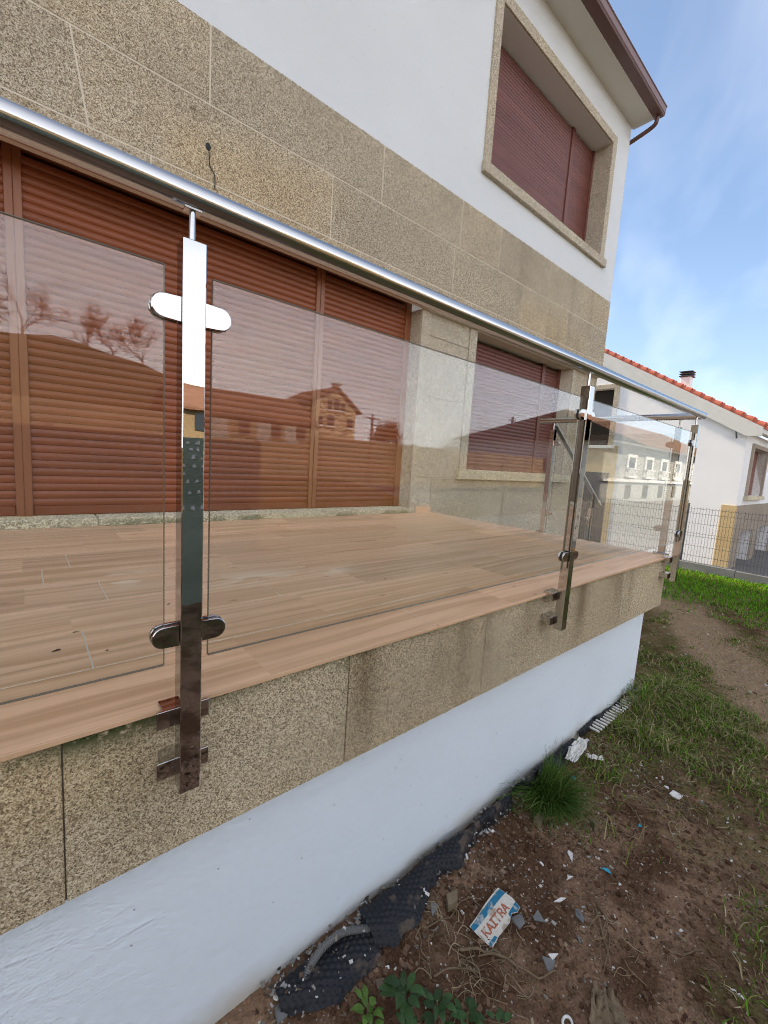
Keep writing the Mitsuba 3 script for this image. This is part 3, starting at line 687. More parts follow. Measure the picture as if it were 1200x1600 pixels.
add(SH + '__chimney', cat(bx(21.55, 21.85, -31.5, -31.1, 5.0, 6.5), bx(21.45, 22.25, -31.6, -31, 6.5, 6.62)), 'grey_stone')
WH = thing('villa', 'white two-storey house with red roof and balconies, mirrored in the glass near the terrace corner', 'house')
add(WH + '__wall', slab([(28.6, -2.4), (62, -2.4), (62, 2.2), (28.6, 2.2)], -22, -10), 'render_grey')
for i in range(7):
    x = 32.6 + i * 3.45
    wk = add(WH + '__window', bx(x, x + 1.15, -9.99, -9.95, .15, 1.35), 'window_glass')
    add(wk + '__surround', cat(bx(x - .3, x - .001, -9.98, -9.9, 0, 1.6), bx(x + 1.151, x + 1.45, -9.98, -9.9, 0, 1.6), bx(x, x + 1.15, -9.98, -9.9, 1.351, 1.6)), 'white_paint')
    add(wk + '__balustrade', cat(*[bx(x - .2 + q * .22, x - .08 + q * .22, -9.85, -9.73, .02, .5) for q in range(7)], bx(x - .35, x + 1.5, -9.88, -9.7, .5, .58), bx(x - .35, x + 1.5, -9.88, -9.7, -.1, .02)), 'white_paint')
    add(WH + '__lower_window', bx(x + .1, x + 1.1, -9.99, -9.96, -1.6, -.6), 'dark_inside')
add(WH + '__string_course', bx(28.5, 62, -9.93, -9.8, -.4, -.2), 'white_paint')
VR = add(WH + '__roof', trimesh.Trimesh([(28, -9.4, 2.2), (62.5, -9.4, 2.2), (62.5, -22.5, 2.2), (28, -22.5, 2.2), (34, -15.9, 5.1), (58, -15.9, 5.1)], [(0, 1, 5), (0, 5, 4), (1, 2, 5), (2, 3, 4), (2, 4, 5), (3, 0, 4), (0, 2, 1), (0, 3, 2)], process=False), 'roof_tile_old')
add(VR + '__gutter', bx(28, 62.5, -9.42, -9.3, 2.08, 2.2), 'concrete')
add(VR + '__rib', cat(*[tube([(x, -9.38, 2.23), (x, -15.85, 5.12)], .06, 5) for x in np.arange(34.2, 58, .42)]), 'roof_tile_old')


def bare_tree(seed, x, y, z, h):
    r = np.random.default_rng(seed)
    segs = []

    def grow(p, d, L, rad, lev):
        n = 4
        pts = [p]
        for _ in range(n):
            d = d + r.normal(0, .16, 3) + np.array([0, 0, .05])
            d /= np.linalg.norm(d)
            p = p + d * L / n
            pts.append(p)
        segs.append(tube(pts, np.maximum(np.linspace(rad, rad * .6, n + 1), .028), 3, caps=False))
        if lev == 0:
            return
        for q in range(3 if lev > 1 else 4):
            a = r.normal(0, 1, 3)
            a -= a @ d * d
            a /= np.linalg.norm(a)
            s = pts[-1] if q < 1 else pts[r.integers(1, n)]
            grow(s, d * .75 + a * r.uniform(.5, .95) + np.array([0, 0, .18]), L * r.uniform(.62, .85), rad * .62, lev - 1)
    trunk_top = np.array([x, y, z + h * .14])
    trunk = tube([(x, y, z - .6), (x, y, z + h * .07), trunk_top], [h * .016, h * .014, h * .012], 7)
    for q in range(5):
        grow(trunk_top - np.array([0, 0, .02 * h * q]), np.array([r.normal(0, .8), r.normal(0, .5), 1.0]), h * .36, h * .0085, 3)
    return trunk, cat(*segs)


for i, (x, y, h, what) in enumerate(((.3, -56, 7.0, 'tallest bare tree on the hill, mirrored at the top of the near glass'), (5.7, -56, 5.0, 'bare tree with fine twigs on the hill, second from the tallest in the mirrored row'),
                                     (8.0, -56, 5.8, 'slender bare tree on the hill slope, third in the mirrored row'), (11.0, -56, 6.0, 'bare tree low on the hill slope, last of the mirrored row beside the post'))):
    z = -3 + (float(hill_top(x)) + 3) * float(sm(-38, -58, np.array(y)))
    tk, br = bare_tree(20 + i, x, y, z - .3, h)
    t_ = thing('bare_tree', what, 'tree', 'bare trees on the hill')
    add(t_ + '__trunk', tk, 'bark')
    add(t_ + '__branches', br, 'bark')


def leaf_cloud(r, n, c, rad, size):
    """many small leaf faces spread through a lumpy volume; returns mesh, colours"""
    lumps = c + r.normal(0, .5, (12, 3)) * rad
    k = r.integers(0, 12, n)
    p = lumps[k] + r.normal(0, .3, (n, 3)) * rad
    a, b = r.normal(0, 1, (n, 3)), r.normal(0, 1, (n, 3))
    a /= np.linalg.norm(a, axis=1, keepdims=True)
    b -= (a * b).sum(1, keepdims=True) * a
    b /= np.linalg.norm(b, axis=1, keepdims=True)
    s = size * r.uniform(.6, 1.4, (n, 1))
    v = np.stack([p - a * s, p + b * s * .45, p + a * s, p - b * s * .45], 1).reshape(-1, 3)
    i = np.arange(n)[:, None] * 4
    f = np.vstack([i + [0, 1, 2], i + [0, 2, 3]])
    return trimesh.Trimesh(v, f, process=False)


for i, (x, y, z, rx, rz, what) in enumerate(((27.3, -30, 2.6, 1.1, 1.2, 'reddish bush beside two poles, mirrored near the stone pillar'), (40.5, -30, 1.6, 3.4, 1.9, 'large brown bush mirrored at the left edge of the lower window'),
                                             (44.5, -29, 1.2, 2.4, 1.2, 'low spreading bush next to the large brown bush in the window mirror image'), (12.5, -24, 1.2, 2.0, 1.3, 'dark shrub left of the gabled house in the mirror image'))):
    r = np.random.default_rng(50 + i)
    t_ = thing('bush', what, 'bush', 'bushes mirrored in the glass')
    m = leaf_cloud(r, 2600, np.array([x, y, z]), np.array([rx, rx, rz]), .13)
    base_c = np.array([(.16, .07, .035), (.12, .075, .04), (.11, .08, .035), (.05, .06, .02)][i])
    add(t_ + '__foliage', m, 'painted', color=np.repeat(base_c * r.uniform(.6, 1.4, (2600, 1)), 4, 0))
    add(t_ + '__stem', tube([(x, y, -1), (x + .1, y, z * .5), (x, y, z)], [.12, .09, .05], 6), 'bark')
for i, (x, y, zt, what) in enumerate(((25.2, -30, 4.3, 'short pole standing between the gabled house and the reddish bush'), (47.9, -30, 6.6, 'leaning wooden utility pole mirrored in the middle of the lower window'), (62, -30, 5.2, 'thick utility pole with wires mirrored beside the second railing post'))):
    t_ = thing('utility_pole', what, 'pole', 'utility poles mirrored in the glass')
    add(t_ + '__pole', tube([(x, y, -1), (x + .2 * (i == 1), y, zt)], [.16 + .06 * i, .1 + .05 * i], 8), 'bark')
    add(t_ + '__crossarm', bx(x - .7, x + .9, y - .06, y + .06, zt - .5, zt - .38), 'bark')
hr_ = np.random.default_rng(77)
hm = cat(*[leaf_cloud(hr_, 700, np.array([x, -42 + hr_.uniform(-3, 3), -.2 + hr_.uniform(-.3, .5)]), np.array([4.5, 1.5, .9]), .3) for x in np.arange(24, 120, 5)])
add('treeline', hm, 'painted', color=np.repeat(np.array([(.085, .06, .032)]) * hr_.uniform(.6, 1.4, (len(hm.vertices) // 4, 1)), 4, 0), label='far brown line of trees along the mirrored horizon', cat='trees', kind='stuff')


# ------------------------------------------------------------------ grass
def blades(x, y, h, w, lean, cols, r, z=None):
    n = len(x)
    z = gz(x, y) if z is None else z
    p = np.stack([x, y, z - .004], 1)
    az = r.uniform(0, 2 * np.pi, n)
    d = np.stack([np.cos(az), np.sin(az), az * 0], 1)
    s = np.stack([-np.sin(az), np.cos(az), az * 0], 1) * (w / 2)[:, None]
    up_ = np.array([0, 0, 1.0])
    mid = p + up_ * (h * .6)[:, None] + d * (h * lean * .35)[:, None]
    tip = p + up_ * (h * (1 - .35 * lean))[:, None] + d * (h * lean)[:, None]
    v = np.stack([p - s, p + s, mid + s * .75, mid - s * .75, tip], 1).reshape(-1, 3)
    i = np.arange(n)[:, None] * 5
    f = np.vstack([i + [0, 1, 2], i + [0, 2, 3], i + [3, 2, 4]])
    return trimesh.Trimesh(v, f, process=False), np.repeat(cols, 5, 0)


def palette(r, n, dry, fresh):
    base_ = np.array([(.085, .15, .022), (.14, .18, .035), (.06, .11, .02), (.18, .19, .05)])[r.integers(0, 4, n)]
    c = base_ * r.uniform(.7, 1.35, (n, 1))
    c = np.where((r.random(n) < dry)[:, None], np.array([(.38, .31, .17)]) * r.uniform(.5, 1.2, (n, 1)), c)
    c = np.where((r.random(n) < fresh)[:, None], np.array([(.12, .30, .016)]) * r.uniform(.7, 1.3, (n, 1)), c)
    return c


gr = np.random.default_rng(11)
# lush strip by the low wall
n = 32000
x, y = gr.uniform(7.0, 10.28, n), gr.uniform(-.6, 5.0, n)
keep = gr.random(n) < sm(6.9, 8.7, x + 1.6 * (meshkit.fbm(np.stack([x, y, x * 0], -1) * 1.3, 3, 8) - .5)) * .95 + .02
x, y = x[keep], y[keep]
m, c = blades(x, y, gr.uniform(.03, .085, len(x)), gr.uniform(.006, .012, len(x)), gr.uniform(.2, .8, len(x)), palette(gr, len(x), .03, .8), gr)
add('grass', m, 'painted', color=c, label='bright green lawn strip along the low concrete wall', cat='grass', kind='stuff')
# rough grass beside the terrace and round the path
n = 210000
x, y = gr.uniform(1.2, 8.2, n), gr.uniform(-2.6, 1.75, n)
keep = (x > 3.86) | (y < 1.08)
x, y = x[keep], y[keep]
P3 = np.stack([x, y, x * 0], -1)
nz, nf = meshkit.fbm(P3 * 1.7, 3, 21), meshkit.fbm(P3 * 5.5, 3, 31)
dpath = np.abs((x - 5.2) * .49 - (y - .6) * .87)
edge = 2.9 - .55 * sm(.3, 1.05, y) + .9 * (nz - .5)
dens = sm(edge - .15, edge + .5, x) * sm(.14, .5, dpath + .35 * (nz - .5)) * sm(.42, .66, nf * .75 + .25 * nz + .08 * (x < 5))
dens = np.maximum(dens, .8 * sm(.22, -.25, y + .35 * (nz - .5)) * sm(1.5, 2.1, x) * sm(.35, .55, nf))
dens = np.maximum(dens, 1.3 * np.exp(-((x - 3.55) / .55) ** 2 - ((y - .93) / .17) ** 2))
dens = np.maximum(dens, .05 * sm(2.0, 2.6, x))
keep = gr.random(len(x)) < dens * np.where(x > 5.5, .75, 1)
x, y = x[keep], y[keep]
wallside = np.exp(-((x - 3.5) / .7) ** 2 - ((y - .95) / .2) ** 2)
m, c = blades(x, y, gr.uniform(.02, .05, len(x)) * np.where((x > 4.3) | (y < .35), .6, 1) * (1 + 2.2 * wallside) * (.5 + 1.9 * sm(.35, .7, meshkit.fbm(np.stack([x, y, x * 0], -1) * 3.1, 2, 61))), gr.uniform(.0022, .005, len(x)) * (1 + .14 * x), gr.uniform(.3, 1.5, len(x)), palette(gr, len(x), .33, .05) , gr)
add('grass', m, 'painted', color=c, label='patchy olive grass with dry stalks between the terrace and the path', cat='grass', kind='stuff')
# the big tuft against the wall
n = 2600
a, q = gr.uniform(0, 2 * np.pi, n), np.sqrt(gr.random(n)) * .075
x, y = 2.16 + q * 1.2 * np.cos(a), .975 + q * np.sin(a)
h = gr.uniform(.10, .26, n) * (1 + .5 * (gr.random(n) < .12))
az = a + gr.normal(0, .8, n)
p = np.stack([x, y, gz(x, y) - .01], 1)
d = np.stack([np.cos(az), np.sin(az), az * 0], 1)
d[:, 1] = np.where(p[:, 1] + d[:, 1] * .2 > 1.12, -np.abs(d[:, 1]) * .3, d[:, 1])
ln = gr.uniform(.25, 1.15, n)
s = np.stack([-np.sin(az), np.cos(az), az * 0], 1) * gr.uniform(.0013, .0026, (n, 1))
lev = []
for t in (0, .35, .7, 1.0):
    ctr = p + d * (h * ln * t ** 1.7)[:, None] + np.array([0, 0, 1.0]) * (h * (t - .55 * ln * t ** 2.4))[:, None]
    lev += [ctr - s * (1 - .85 * t), ctr + s * (1 - .85 * t)]
v = np.stack(lev, 1).reshape(-1, 3)
i = np.arange(n)[:, None] * 8
f = np.vstack([i + [k, k + 1, k + 3] for k in (0, 2, 4)] + [i + [k, k + 3, k + 2] for k in (0, 2, 4)])
c = np.array([(.05, .095, .018)]) * gr.uniform(.5, 1.7, (n, 1)) + (gr.random(n) < .08)[:, None] * np.array([(.12, .09, .04)])
add('grass_tuft', trimesh.Trimesh(v, f, process=False), 'painted', color=np.repeat(c, 8, 0), label='large dense dark green grass tuft growing against the white base wall', cat='grass tuft')

# ------------------------------------------------------------------ broad-leaved weeds
def leaf_mesh(L, W, bend, r):
    t = np.linspace(0, 1, 7)
    w = W * np.sin(np.pi * t ** .8) ** .9 * (1 - .25 * t)
    z = bend * np.sin(t * 2.2) * L - .25 * L * t * t
    v = np.concatenate([np.stack([t * L, -w, z + .12 * w], 1), np.stack([t * L, t * 0, z - .02 * W], 1), np.stack([t * L, w, z + .12 * w], 1)])
    f = []
    for q in (0, 7):
        k = np.arange(6)
        f += [np.stack([q + k, q + k + 1, q + k + 8], 1), np.stack([q + k, q + k + 8, q + k + 7], 1)]
    return trimesh.Trimesh(v, np.vstack(f), process=False)


def rotz(m, a, o):
    m = m.copy()
    m.apply_transform(trimesh.transformations.rotation_matrix(a, (0, 0, 1)))
    m.apply_translation(o)
    return m


weeds = (( .80, .93, .055, 13, 'low weed with rounded bright leaves at the end of the black membrane'), (.91, .88, .075, 17, 'taller dark green weed with pointed leaves in front of the membrane'),
         (.99, .80, .06, 15, 'leafy green weed at the bottom edge of the picture below the membrane'), (1.05, .72, .06, 16, 'leafy weed with pale green leaves nearest the brown soil'), (.86, .80, .06, 14, 'clump of weed leaves cut by the bottom edge of the picture'),
         (1.12, .63, .05, 12, 'small weed with yellow-green leaves right of the other leafy weeds'), (1.93, 1.085, .05, 7, 'small weed sprouting between membrane and white wall'))
for q, (x, y, L, nl, what) in enumerate(weeds):
    r = np.random.default_rng(100 + q)
    t_ = thing('weed', what, 'weed', 'broad-leaved weeds in the soil')
    y -= .075 if q < 6 else 0
    L *= .8 if q < 6 else 1
    z = float(gz(x, y)) - .012
    for e_ in range(nl):
        a, hh = e_ * 2.4 + r.uniform(-.3, .3), r.uniform(.01, .075) * (1.3 if q == 1 else 1)
        rr = r.uniform(.004, .035)
        lm = rotz(leaf_mesh(L * r.uniform(.6, 1.15), L * r.uniform(.20, .32), r.uniform(.1, .5), r), a, (x + rr * math.cos(a), y + rr * math.sin(a), z + hh))
        col = np.array((.032, .072, .018)) * r.uniform(.6, 1.3) if q not in (0, 6) else np.array((.075, .14, .02)) * r.uniform(.7, 1.2)
        add(t_ + '__leaf', lm, 'leaf_green', smooth=True, color=np.tile(col, (len(lm.vertices), 1)))
    add(t_ + '__stem', tube([(x, y, z - .02), (x, y, z + .07)], .0025, 5), 'twig')


# ------------------------------------------------------------------ dimpled membrane, hose
def membrane(key, what, x0, x1, yi, yo, zi, zo, seed, ribbed=False):
    nx_, ny_ = int((x1 - x0) / .0045), 34
    u, v_ = np.meshgrid(np.linspace(0, 1, nx_), np.linspace(0, 1, ny_))
    X = x0 + (x1 - x0) * u
    Pn = np.stack([X, u * 0, u * 0], -1)
    Yi = yi(X)
    Yo = yo(X) + .066 + .11 * (meshkit.fbm(Pn * 9 + seed, 3, seed) - .5)
    Y = Yi + (Yo - Yi) * v_
    Z = zi + (zo - zi) * v_ + .03 * np.sin(v_ * 2.6) + .05 * (meshkit.fbm(Pn * 5 + 2 * seed, 3, seed) - .5) + .01 * (meshkit.fbm(np.stack([X * 14, Y * 14, X * 0], -1), 2, seed) - .5)
    if ribbed:
        Z = Z + .011 * (np.abs(np.sin(X * np.pi / .042)) ** .6) * (1 - .3 * v_)
    else:
        cx, cy = (X / .021) % 1 - .5, ((Y + .5 * .021 * (np.floor(X / .021) % 2)) / .021) % 1 - .5
        Z = Z + .0075 * sm(.42, .22, np.hypot(cx, cy)) * (.25 + .9 * meshkit.noise(np.stack([np.floor(X / .021), np.floor(Y / .021), X * 0], -1) + .5, seed))
    vv_ = np.stack([X, Y, Z], -1).reshape(-1, 3)
    i_ = (np.arange(ny_ - 1)[:, None] * nx_ + np.arange(nx_ - 1)[None]).ravel()
    return add(key, trimesh.Trimesh(vv_, np.vstack([np.stack([i_, i_ + nx_ + 1, i_ + 1], 1), np.stack([i_, i_ + nx_, i_ + nx_ + 1], 1)]), process=False), 'membrane', smooth=True, label=what, cat='drainage membrane', group='black drainage membrane along the wall')


membrane('drainage_membrane', 'black dimpled membrane sheet nearest the camera, with the grey hose lying on it', .58, .97, lambda x: 1.085 + 0 * x, lambda x: .89 + .1 * sm(.75, .5, x), -1.765, -1.81, 3)
membrane('drainage_membrane', 'long black dimpled membrane strip against the white wall left of the grass tuft', .93, 2.24, lambda x: 1.085 + 0 * x, lambda x: .90 + .09 * sm(.95, 1.9, x), -1.735, -1.795, 5)
membrane('drainage_membrane', 'short black membrane piece under the crumpled white plastic behind the tuft', 2.22, 2.72, lambda x: 1.11 + 0 * x, lambda x: .98 + .0 * x, -1.755, -1.80, 8, True)
membrane('drainage_membrane', 'far black membrane with pale ridges at the terrace corner', 2.82, 3.98, lambda x: 1.125 + 0 * x, lambda x: 1.03 + .02 * sm(3, 3.9, x), -1.745, -1.79, 12, True)
rid = []
for x in np.arange(2.95, 3.95, .042):
    rid.append(bx(x, x + .014, 1.035, 1.115, -1.757, -1.742, .004))
add('drainage_membrane_003__ridge', cat(*rid), 'scrap_white', kind='stuff')
hp_ = bez([(.645, 1.02, -1.775), (.69, 1.05, -1.752), (.76, 1.075, -1.745), (.84, 1.075, -1.742), (.90, 1.05, -1.745), (.955, 1.02, -1.75)], 40)
add('hose', tube(hp_, .0125 + .0016 * np.sin(np.arange(len(hp_)) * 2 * np.pi / 4), 12), 'hose_grey', smooth=50, label='short grey corrugated hose lying between white wall and black membrane', cat='hose')

# ------------------------------------------------------------------ litter on the soil
PA = thing('paper_scrap', 'torn blue and white printed paper scrap with red lettering on the brown soil', 'paper scrap')
pz = float(gz(1.4, .79)) + .022


def pm(poly, dz, th=.0008):
    """a flat piece of the scrap, which lies slightly tilted"""
    m = slab_z(poly, dz, dz + th).subdivide_to_size(.012)
    v = np.array(m.vertices)
    v = v[:, :] * 1.0
    v[:, 2] += .012 * np.sin(v[:, 0] * 18) + .05 * v[:, 1]
    a = -.02
    w = np.stack([1.40 + v[:, 0] * math.cos(a) - v[:, 1] * math.sin(a), .785 + v[:, 0] * math.sin(a) + v[:, 1] * math.cos(a), pz + v[:, 2]], 1)
    return trimesh.Trimesh(w, m.faces, process=False)


add(PA + '__sheet', pm([(-.105, .042), (-.02, .052), (.10, .058), (.118, .0), (.112, -.045), (.085, -.05), (.06, -.038), (.03, -.052), (-.04, -.05), (-.09, -.058), (-.1, -.02)], 0), 'paper_white')
add(PA + '__blue_band', pm([(-.103, .020), (.108, .026), (.10, .050), (-.02, .046), (-.104, .038)], .0012), 'paper_blue')
add(PA + '__blue_band', pm([(.045, -.045), (.06, -.036), (.085, -.047), (.11, -.042), (.113, -.02), (.05, -.03)], .0012), 'paper_blue')
add(PA + '__blue_band', pm([(-.088, -.054), (-.045, -.048), (-.05, -.038), (-.09, -.04)], .0012), 'paper_blue')
tm = meshkit.text_mesh('KAITRA', .031, .0006, bold=True)
tv = np.array(tm.vertices)
tv[:, 0] = (tv[:, 0] - tv[:, 0].mean()) * (.15 / np.ptp(tv[:, 0]))
tv[:, 1] -= .024
tv[:, 2] += .0014
tv[:, 2] += .012 * np.sin(tv[:, 0] * 18) + .05 * tv[:, 1]
add(PA + '__lettering', trimesh.Trimesh(tv + [1.397, .785, pz], tm.faces, process=False), 'print_red')


def shard(x, y, sx_, sy_, th, rot, r, tilt=.25, up_=.004):
    n_ = r.integers(5, 8)
    a = np.sort(r.uniform(0, 2 * np.pi, n_))
    ring_ = np.stack([np.cos(a) * sx_ * r.uniform(.75, 1.1, n_), np.sin(a) * sy_ * r.uniform(.75, 1.1, n_)], 1)
    pts = [(u_, w_, 0) for u_, w_ in ring_] + [(u_ * .93, w_ * .93, th) for u_, w_ in ring_]
    m = hull(pts)
    m.apply_transform(trimesh.transformations.euler_matrix(r.uniform(-tilt, tilt), r.uniform(-tilt, tilt), rot))
    m.apply_translation((x, y, float(gz(x, y)) + up_))
    return m


lr = np.random.default_rng(5)
for x, y, a, b, rot, mat, kind_, what in (
        (2.84, .54, .030, .045, .5, 'scrap_white', 'plastic_scrap', 'bright white plastic piece lying at the edge of the grass'),
        (2.87, .60, .018, .014, .2, 'scrap_white', 'plastic_scrap', 'small white chip beside the bright white plastic piece'),
        (1.95, .73, .034, .018, .9, 'scrap_white', 'plastic_scrap', 'white oblong plastic piece below the grass tuft'),
        (2.01, .595, .022, .016, 2.2, 'scrap_blue', 'plastic_scrap', 'turquoise plastic piece on bare soil right of the white oblong piece'),
        (2.44, .60, .020, .013, .6, 'scrap_blue', 'plastic_scrap', 'turquoise plastic piece farther up near the twigs'),
        (2.27, .90, .032, .028, .4, 'scrap_blue', 'plastic_scrap', 'turquoise plastic beside the big grass tuft'),
        (2.48, .985, .03, .02, 1.0, 'scrap_blue', 'plastic_scrap', 'blue plastic scrap tucked under the membrane behind the tuft'),
        (2.38, .965, .030, .022, .3, 'scrap_orange', 'plastic_scrap', 'rusty orange scrap next to the big grass tuft'),
        (1.82, .695, .034, .009, 2.6, 'scrap_white', 'wood_chip', 'narrow white splinter nearest the white oblong plastic piece'),
        (1.70, .665, .036, .008, 2.7, 'scrap_white', 'wood_chip', 'narrow white splinter right of the printed paper scrap'),
        (2.06, .71, .022, .014, .1, 'bag_brown', 'wood_chip', 'tan chip above the white oblong plastic piece'),
        (2.47, .47, .055, .011, 2.3, 'twig', 'wood_chip', 'brown wooden lath on bare soil near the twigs'),
        (1.71, .58, .040, .018, .8, 'slate', 'slate_shard', 'tall grey slate shard right of the white splinters'),
        (1.45, .575, .034, .026, .4, 'slate', 'slate_shard', 'grey slate shard leaning under the white block'),
        (1.475, .565, .033, .015, 2.2, 'scrap_white', 'plastic_scrap', 'white block-shaped fragment leaning on grey slate'),
        (1.47, .72, .035, .028, .3, 'slate', 'slate_shard', 'grey slate shard touching the printed paper scrap'),
        (1.56, .68, .028, .024, 1.3, 'slate', 'slate_shard', 'flat grey slate right of the printed paper scrap'),
        (1.62, .53, .022, .016, 1.3, 'slate', 'slate_shard', 'small grey slate below the tall slate shard'),
        (1.30, .93, .048, .030, .5, 'stone', 'stone', 'brown stone beside the membrane above the paper scrap'),
        (2.0, .93, .058, .030, .1, 'stone', 'stone', 'flat brown stone in front of the grass tuft'),
        (1.22, .955, .032, .026, .5, 'slate', 'stone', 'grey stone half under the membrane strip'),
        (.60, 1.02, .05, .04, .5, 'slate', 'stone', 'large grey stone at the foot of the wall in the bottom corner'),
        (2.22, .74, .022, .018, .5, 'stone', 'stone', 'small brown stone right of the grass tuft'),
        (1.82, .17, .022, .008, 1.3, 'dry_leaf', 'dry_leaf', 'pale dry leaf lying near the grass in the lower corner'),
        (2.05, .36, .022, .007, 2.9, 'dry_leaf', 'dry_leaf', 'narrow pale dry leaf on the bare brown soil'),
        (1.42, .39, .030, .016, .4, 'scrap_white', 'plastic_scrap', 'dirty white plastic fragment near the bottom edge'),
        (2.62, .57, .03, .016, .9, 'bag_brown', 'wood_chip', 'tan chip among the dry grass by the white plastic piece')):
    th = {'stone': .034, 'scrap_white': .006, 'slate': .006}.get(mat, .003)
    add(kind_, shard(x, y, a, b, th, rot, lr, .12 if mat != 'slate' else .3, .006), mat, label=what, cat=kind_.replace('_', ' '))
# crumpled white plastic on the membrane, brown bag near the bottom edge, white ring
def crumple(x, y, sx_, sy_, amp, rot, seed, z0):
    u, v_ = np.meshgrid(np.linspace(-1, 1, 26), np.linspace(-1, 1, 18))
    q = np.stack([u * 2, v_ * 2, u * 0 + seed], -1)
    X, Y = u * sx_ * (1 + .3 * (meshkit.noise(q * 1.2, seed) - .5)), v_ * sy_ * (1 + .5 * (meshkit.noise(q * 1.1, seed + 4) - .5)) * (1 - .35 * np.abs(u))
    Z = amp * np.abs(meshkit.fbm(q * 1.2, 3, seed + 9) - .5) * 2 + .01
    a = math.cos(rot), math.sin(rot)
    v3 = np.stack([x + X * a[0] - Y * a[1], y + X * a[1] + Y * a[0], z0 + Z], -1).reshape(-1, 3)
    i_ = (np.arange(17)[:, None] * 26 + np.arange(25)[None]).ravel()
    return trimesh.Trimesh(v3, np.vstack([np.stack([i_, i_ + 1, i_ + 27], 1), np.stack([i_, i_ + 27, i_ + 26], 1)]), process=False)


add('plastic_sheet', crumple(2.62, 1.035, .15, .045, .05, .15, 3, -1.75), 'scrap_white', smooth=25, label='crumpled off-white plastic lying on the black membrane behind the tuft', cat='plastic sheet')
add('plastic_sheet', crumple(2.72, .96, .05, .022, .03, -.9, 6, -1.80), 'scrap_white', smooth=25, label='small off-white strip hanging below the crumpled plastic', cat='plastic sheet')
add('brown_bag', crumple(1.45, .365, .085, .065, .05, .5, 11, float(gz(1.45, .365))), 'bag_brown', smooth=25, label='crumpled brown bag half out of the picture at the bottom edge', cat='bag')
a = np.linspace(0, 2 * np.pi, 25)
add('plastic_ring', tube(np.stack([1.335 + .02 * np.cos(a), .445 + .014 * np.sin(a), float(gz(1.335, .445)) + .012 + .004 * np.sin(a)], 1), .0045, 7, caps=False), 'scrap_white', smooth=True, label='small dirty white plastic ring on the soil near the bottom edge', cat='plastic ring')
sticks = (([(1.20, .80), (1.27, .74), (1.33, .64), (1.37, .57), (1.44, .54)], .006, 'thick curved brown root below the printed paper scrap'), ([(1.24, .745), (1.30, .70), (1.33, .62), (1.34, .52)], .0035, 'thin root running beside the thick curved root'),
          ([(1.17, .78), (1.19, .70), (1.235, .64)], .0028, 'short bent root left of the thick curved root'), ([(1.79, .55), (1.70, .48), (1.62, .42)], .0045, 'brown twig right of the tall slate shard'), ([(1.83, .56), (1.73, .47), (1.58, .43)], .0035, 'thin twig crossing beside the brown twig'),
          ([(2.55, .70), (2.42, .58), (2.28, .60)], .004, 'curved twig near the farther turquoise piece'), ([(2.30, .68), (2.2, .59), (2.05, .57)], .003, 'thin twig between the two turquoise pieces'), ([(1.14, .93), (1.26, .90), (1.36, .91), (1.42, .86)], .0035, 'pale root fibre beside the membrane'),
          ([(2.86, .72), (2.75, .56), (2.72, .35), (2.68, .12)], .0035, 'long pale stalk lying across the grass edge'), ([(1.98, .22), (1.9, .26), (1.86, .3)], .0028, 'short twig on the bare soil near the dry leaves'), ([(1.06, .80), (1.15, .76), (1.2, .70)], .004, 'brown twig between weeds and roots'))
for pts, rad, what in sticks:
    p = bez([(x, y, 0) for x, y in pts], 9)
    p[:, 2] = gz(p[:, 0], p[:, 1]) + rad * 1.1 + .012 * np.abs(np.sin(np.arange(len(p)) * .35))
    add('twig', tube(p, np.linspace(rad, rad * .5, len(p)), 7), 'twig', smooth=True, label=what, cat='twig')
# dry leaves blown onto the terrace
for x, y, s_, rot, what in ((.115, 1.62, .016, .2, 'small dry leaf on the terrace left of the near post, farther in'), (.17, 1.42, .02, .9, 'small dry leaf on the terrace close to the tile joint'), (.06, 1.50, .022, 0, 'narrow dry leaf on the terrace at the left edge'),
                            (.42, 1.75, .014, .5, 'dark speck of leaf on the terrace right of the near post'), (1.43, 1.62, .02, .3, 'dark curled leaf on the terrace in the middle of the right pane')):
    m = shard(0, 0, s_ * .7, s_ * .2, .002, rot, lr, .1)
    m.apply_translation((x, y, ZD + .003 - float(gz(0, 0)) - .004))
    add('dry_leaf', m, 'bark', label=what, cat='dry leaf')


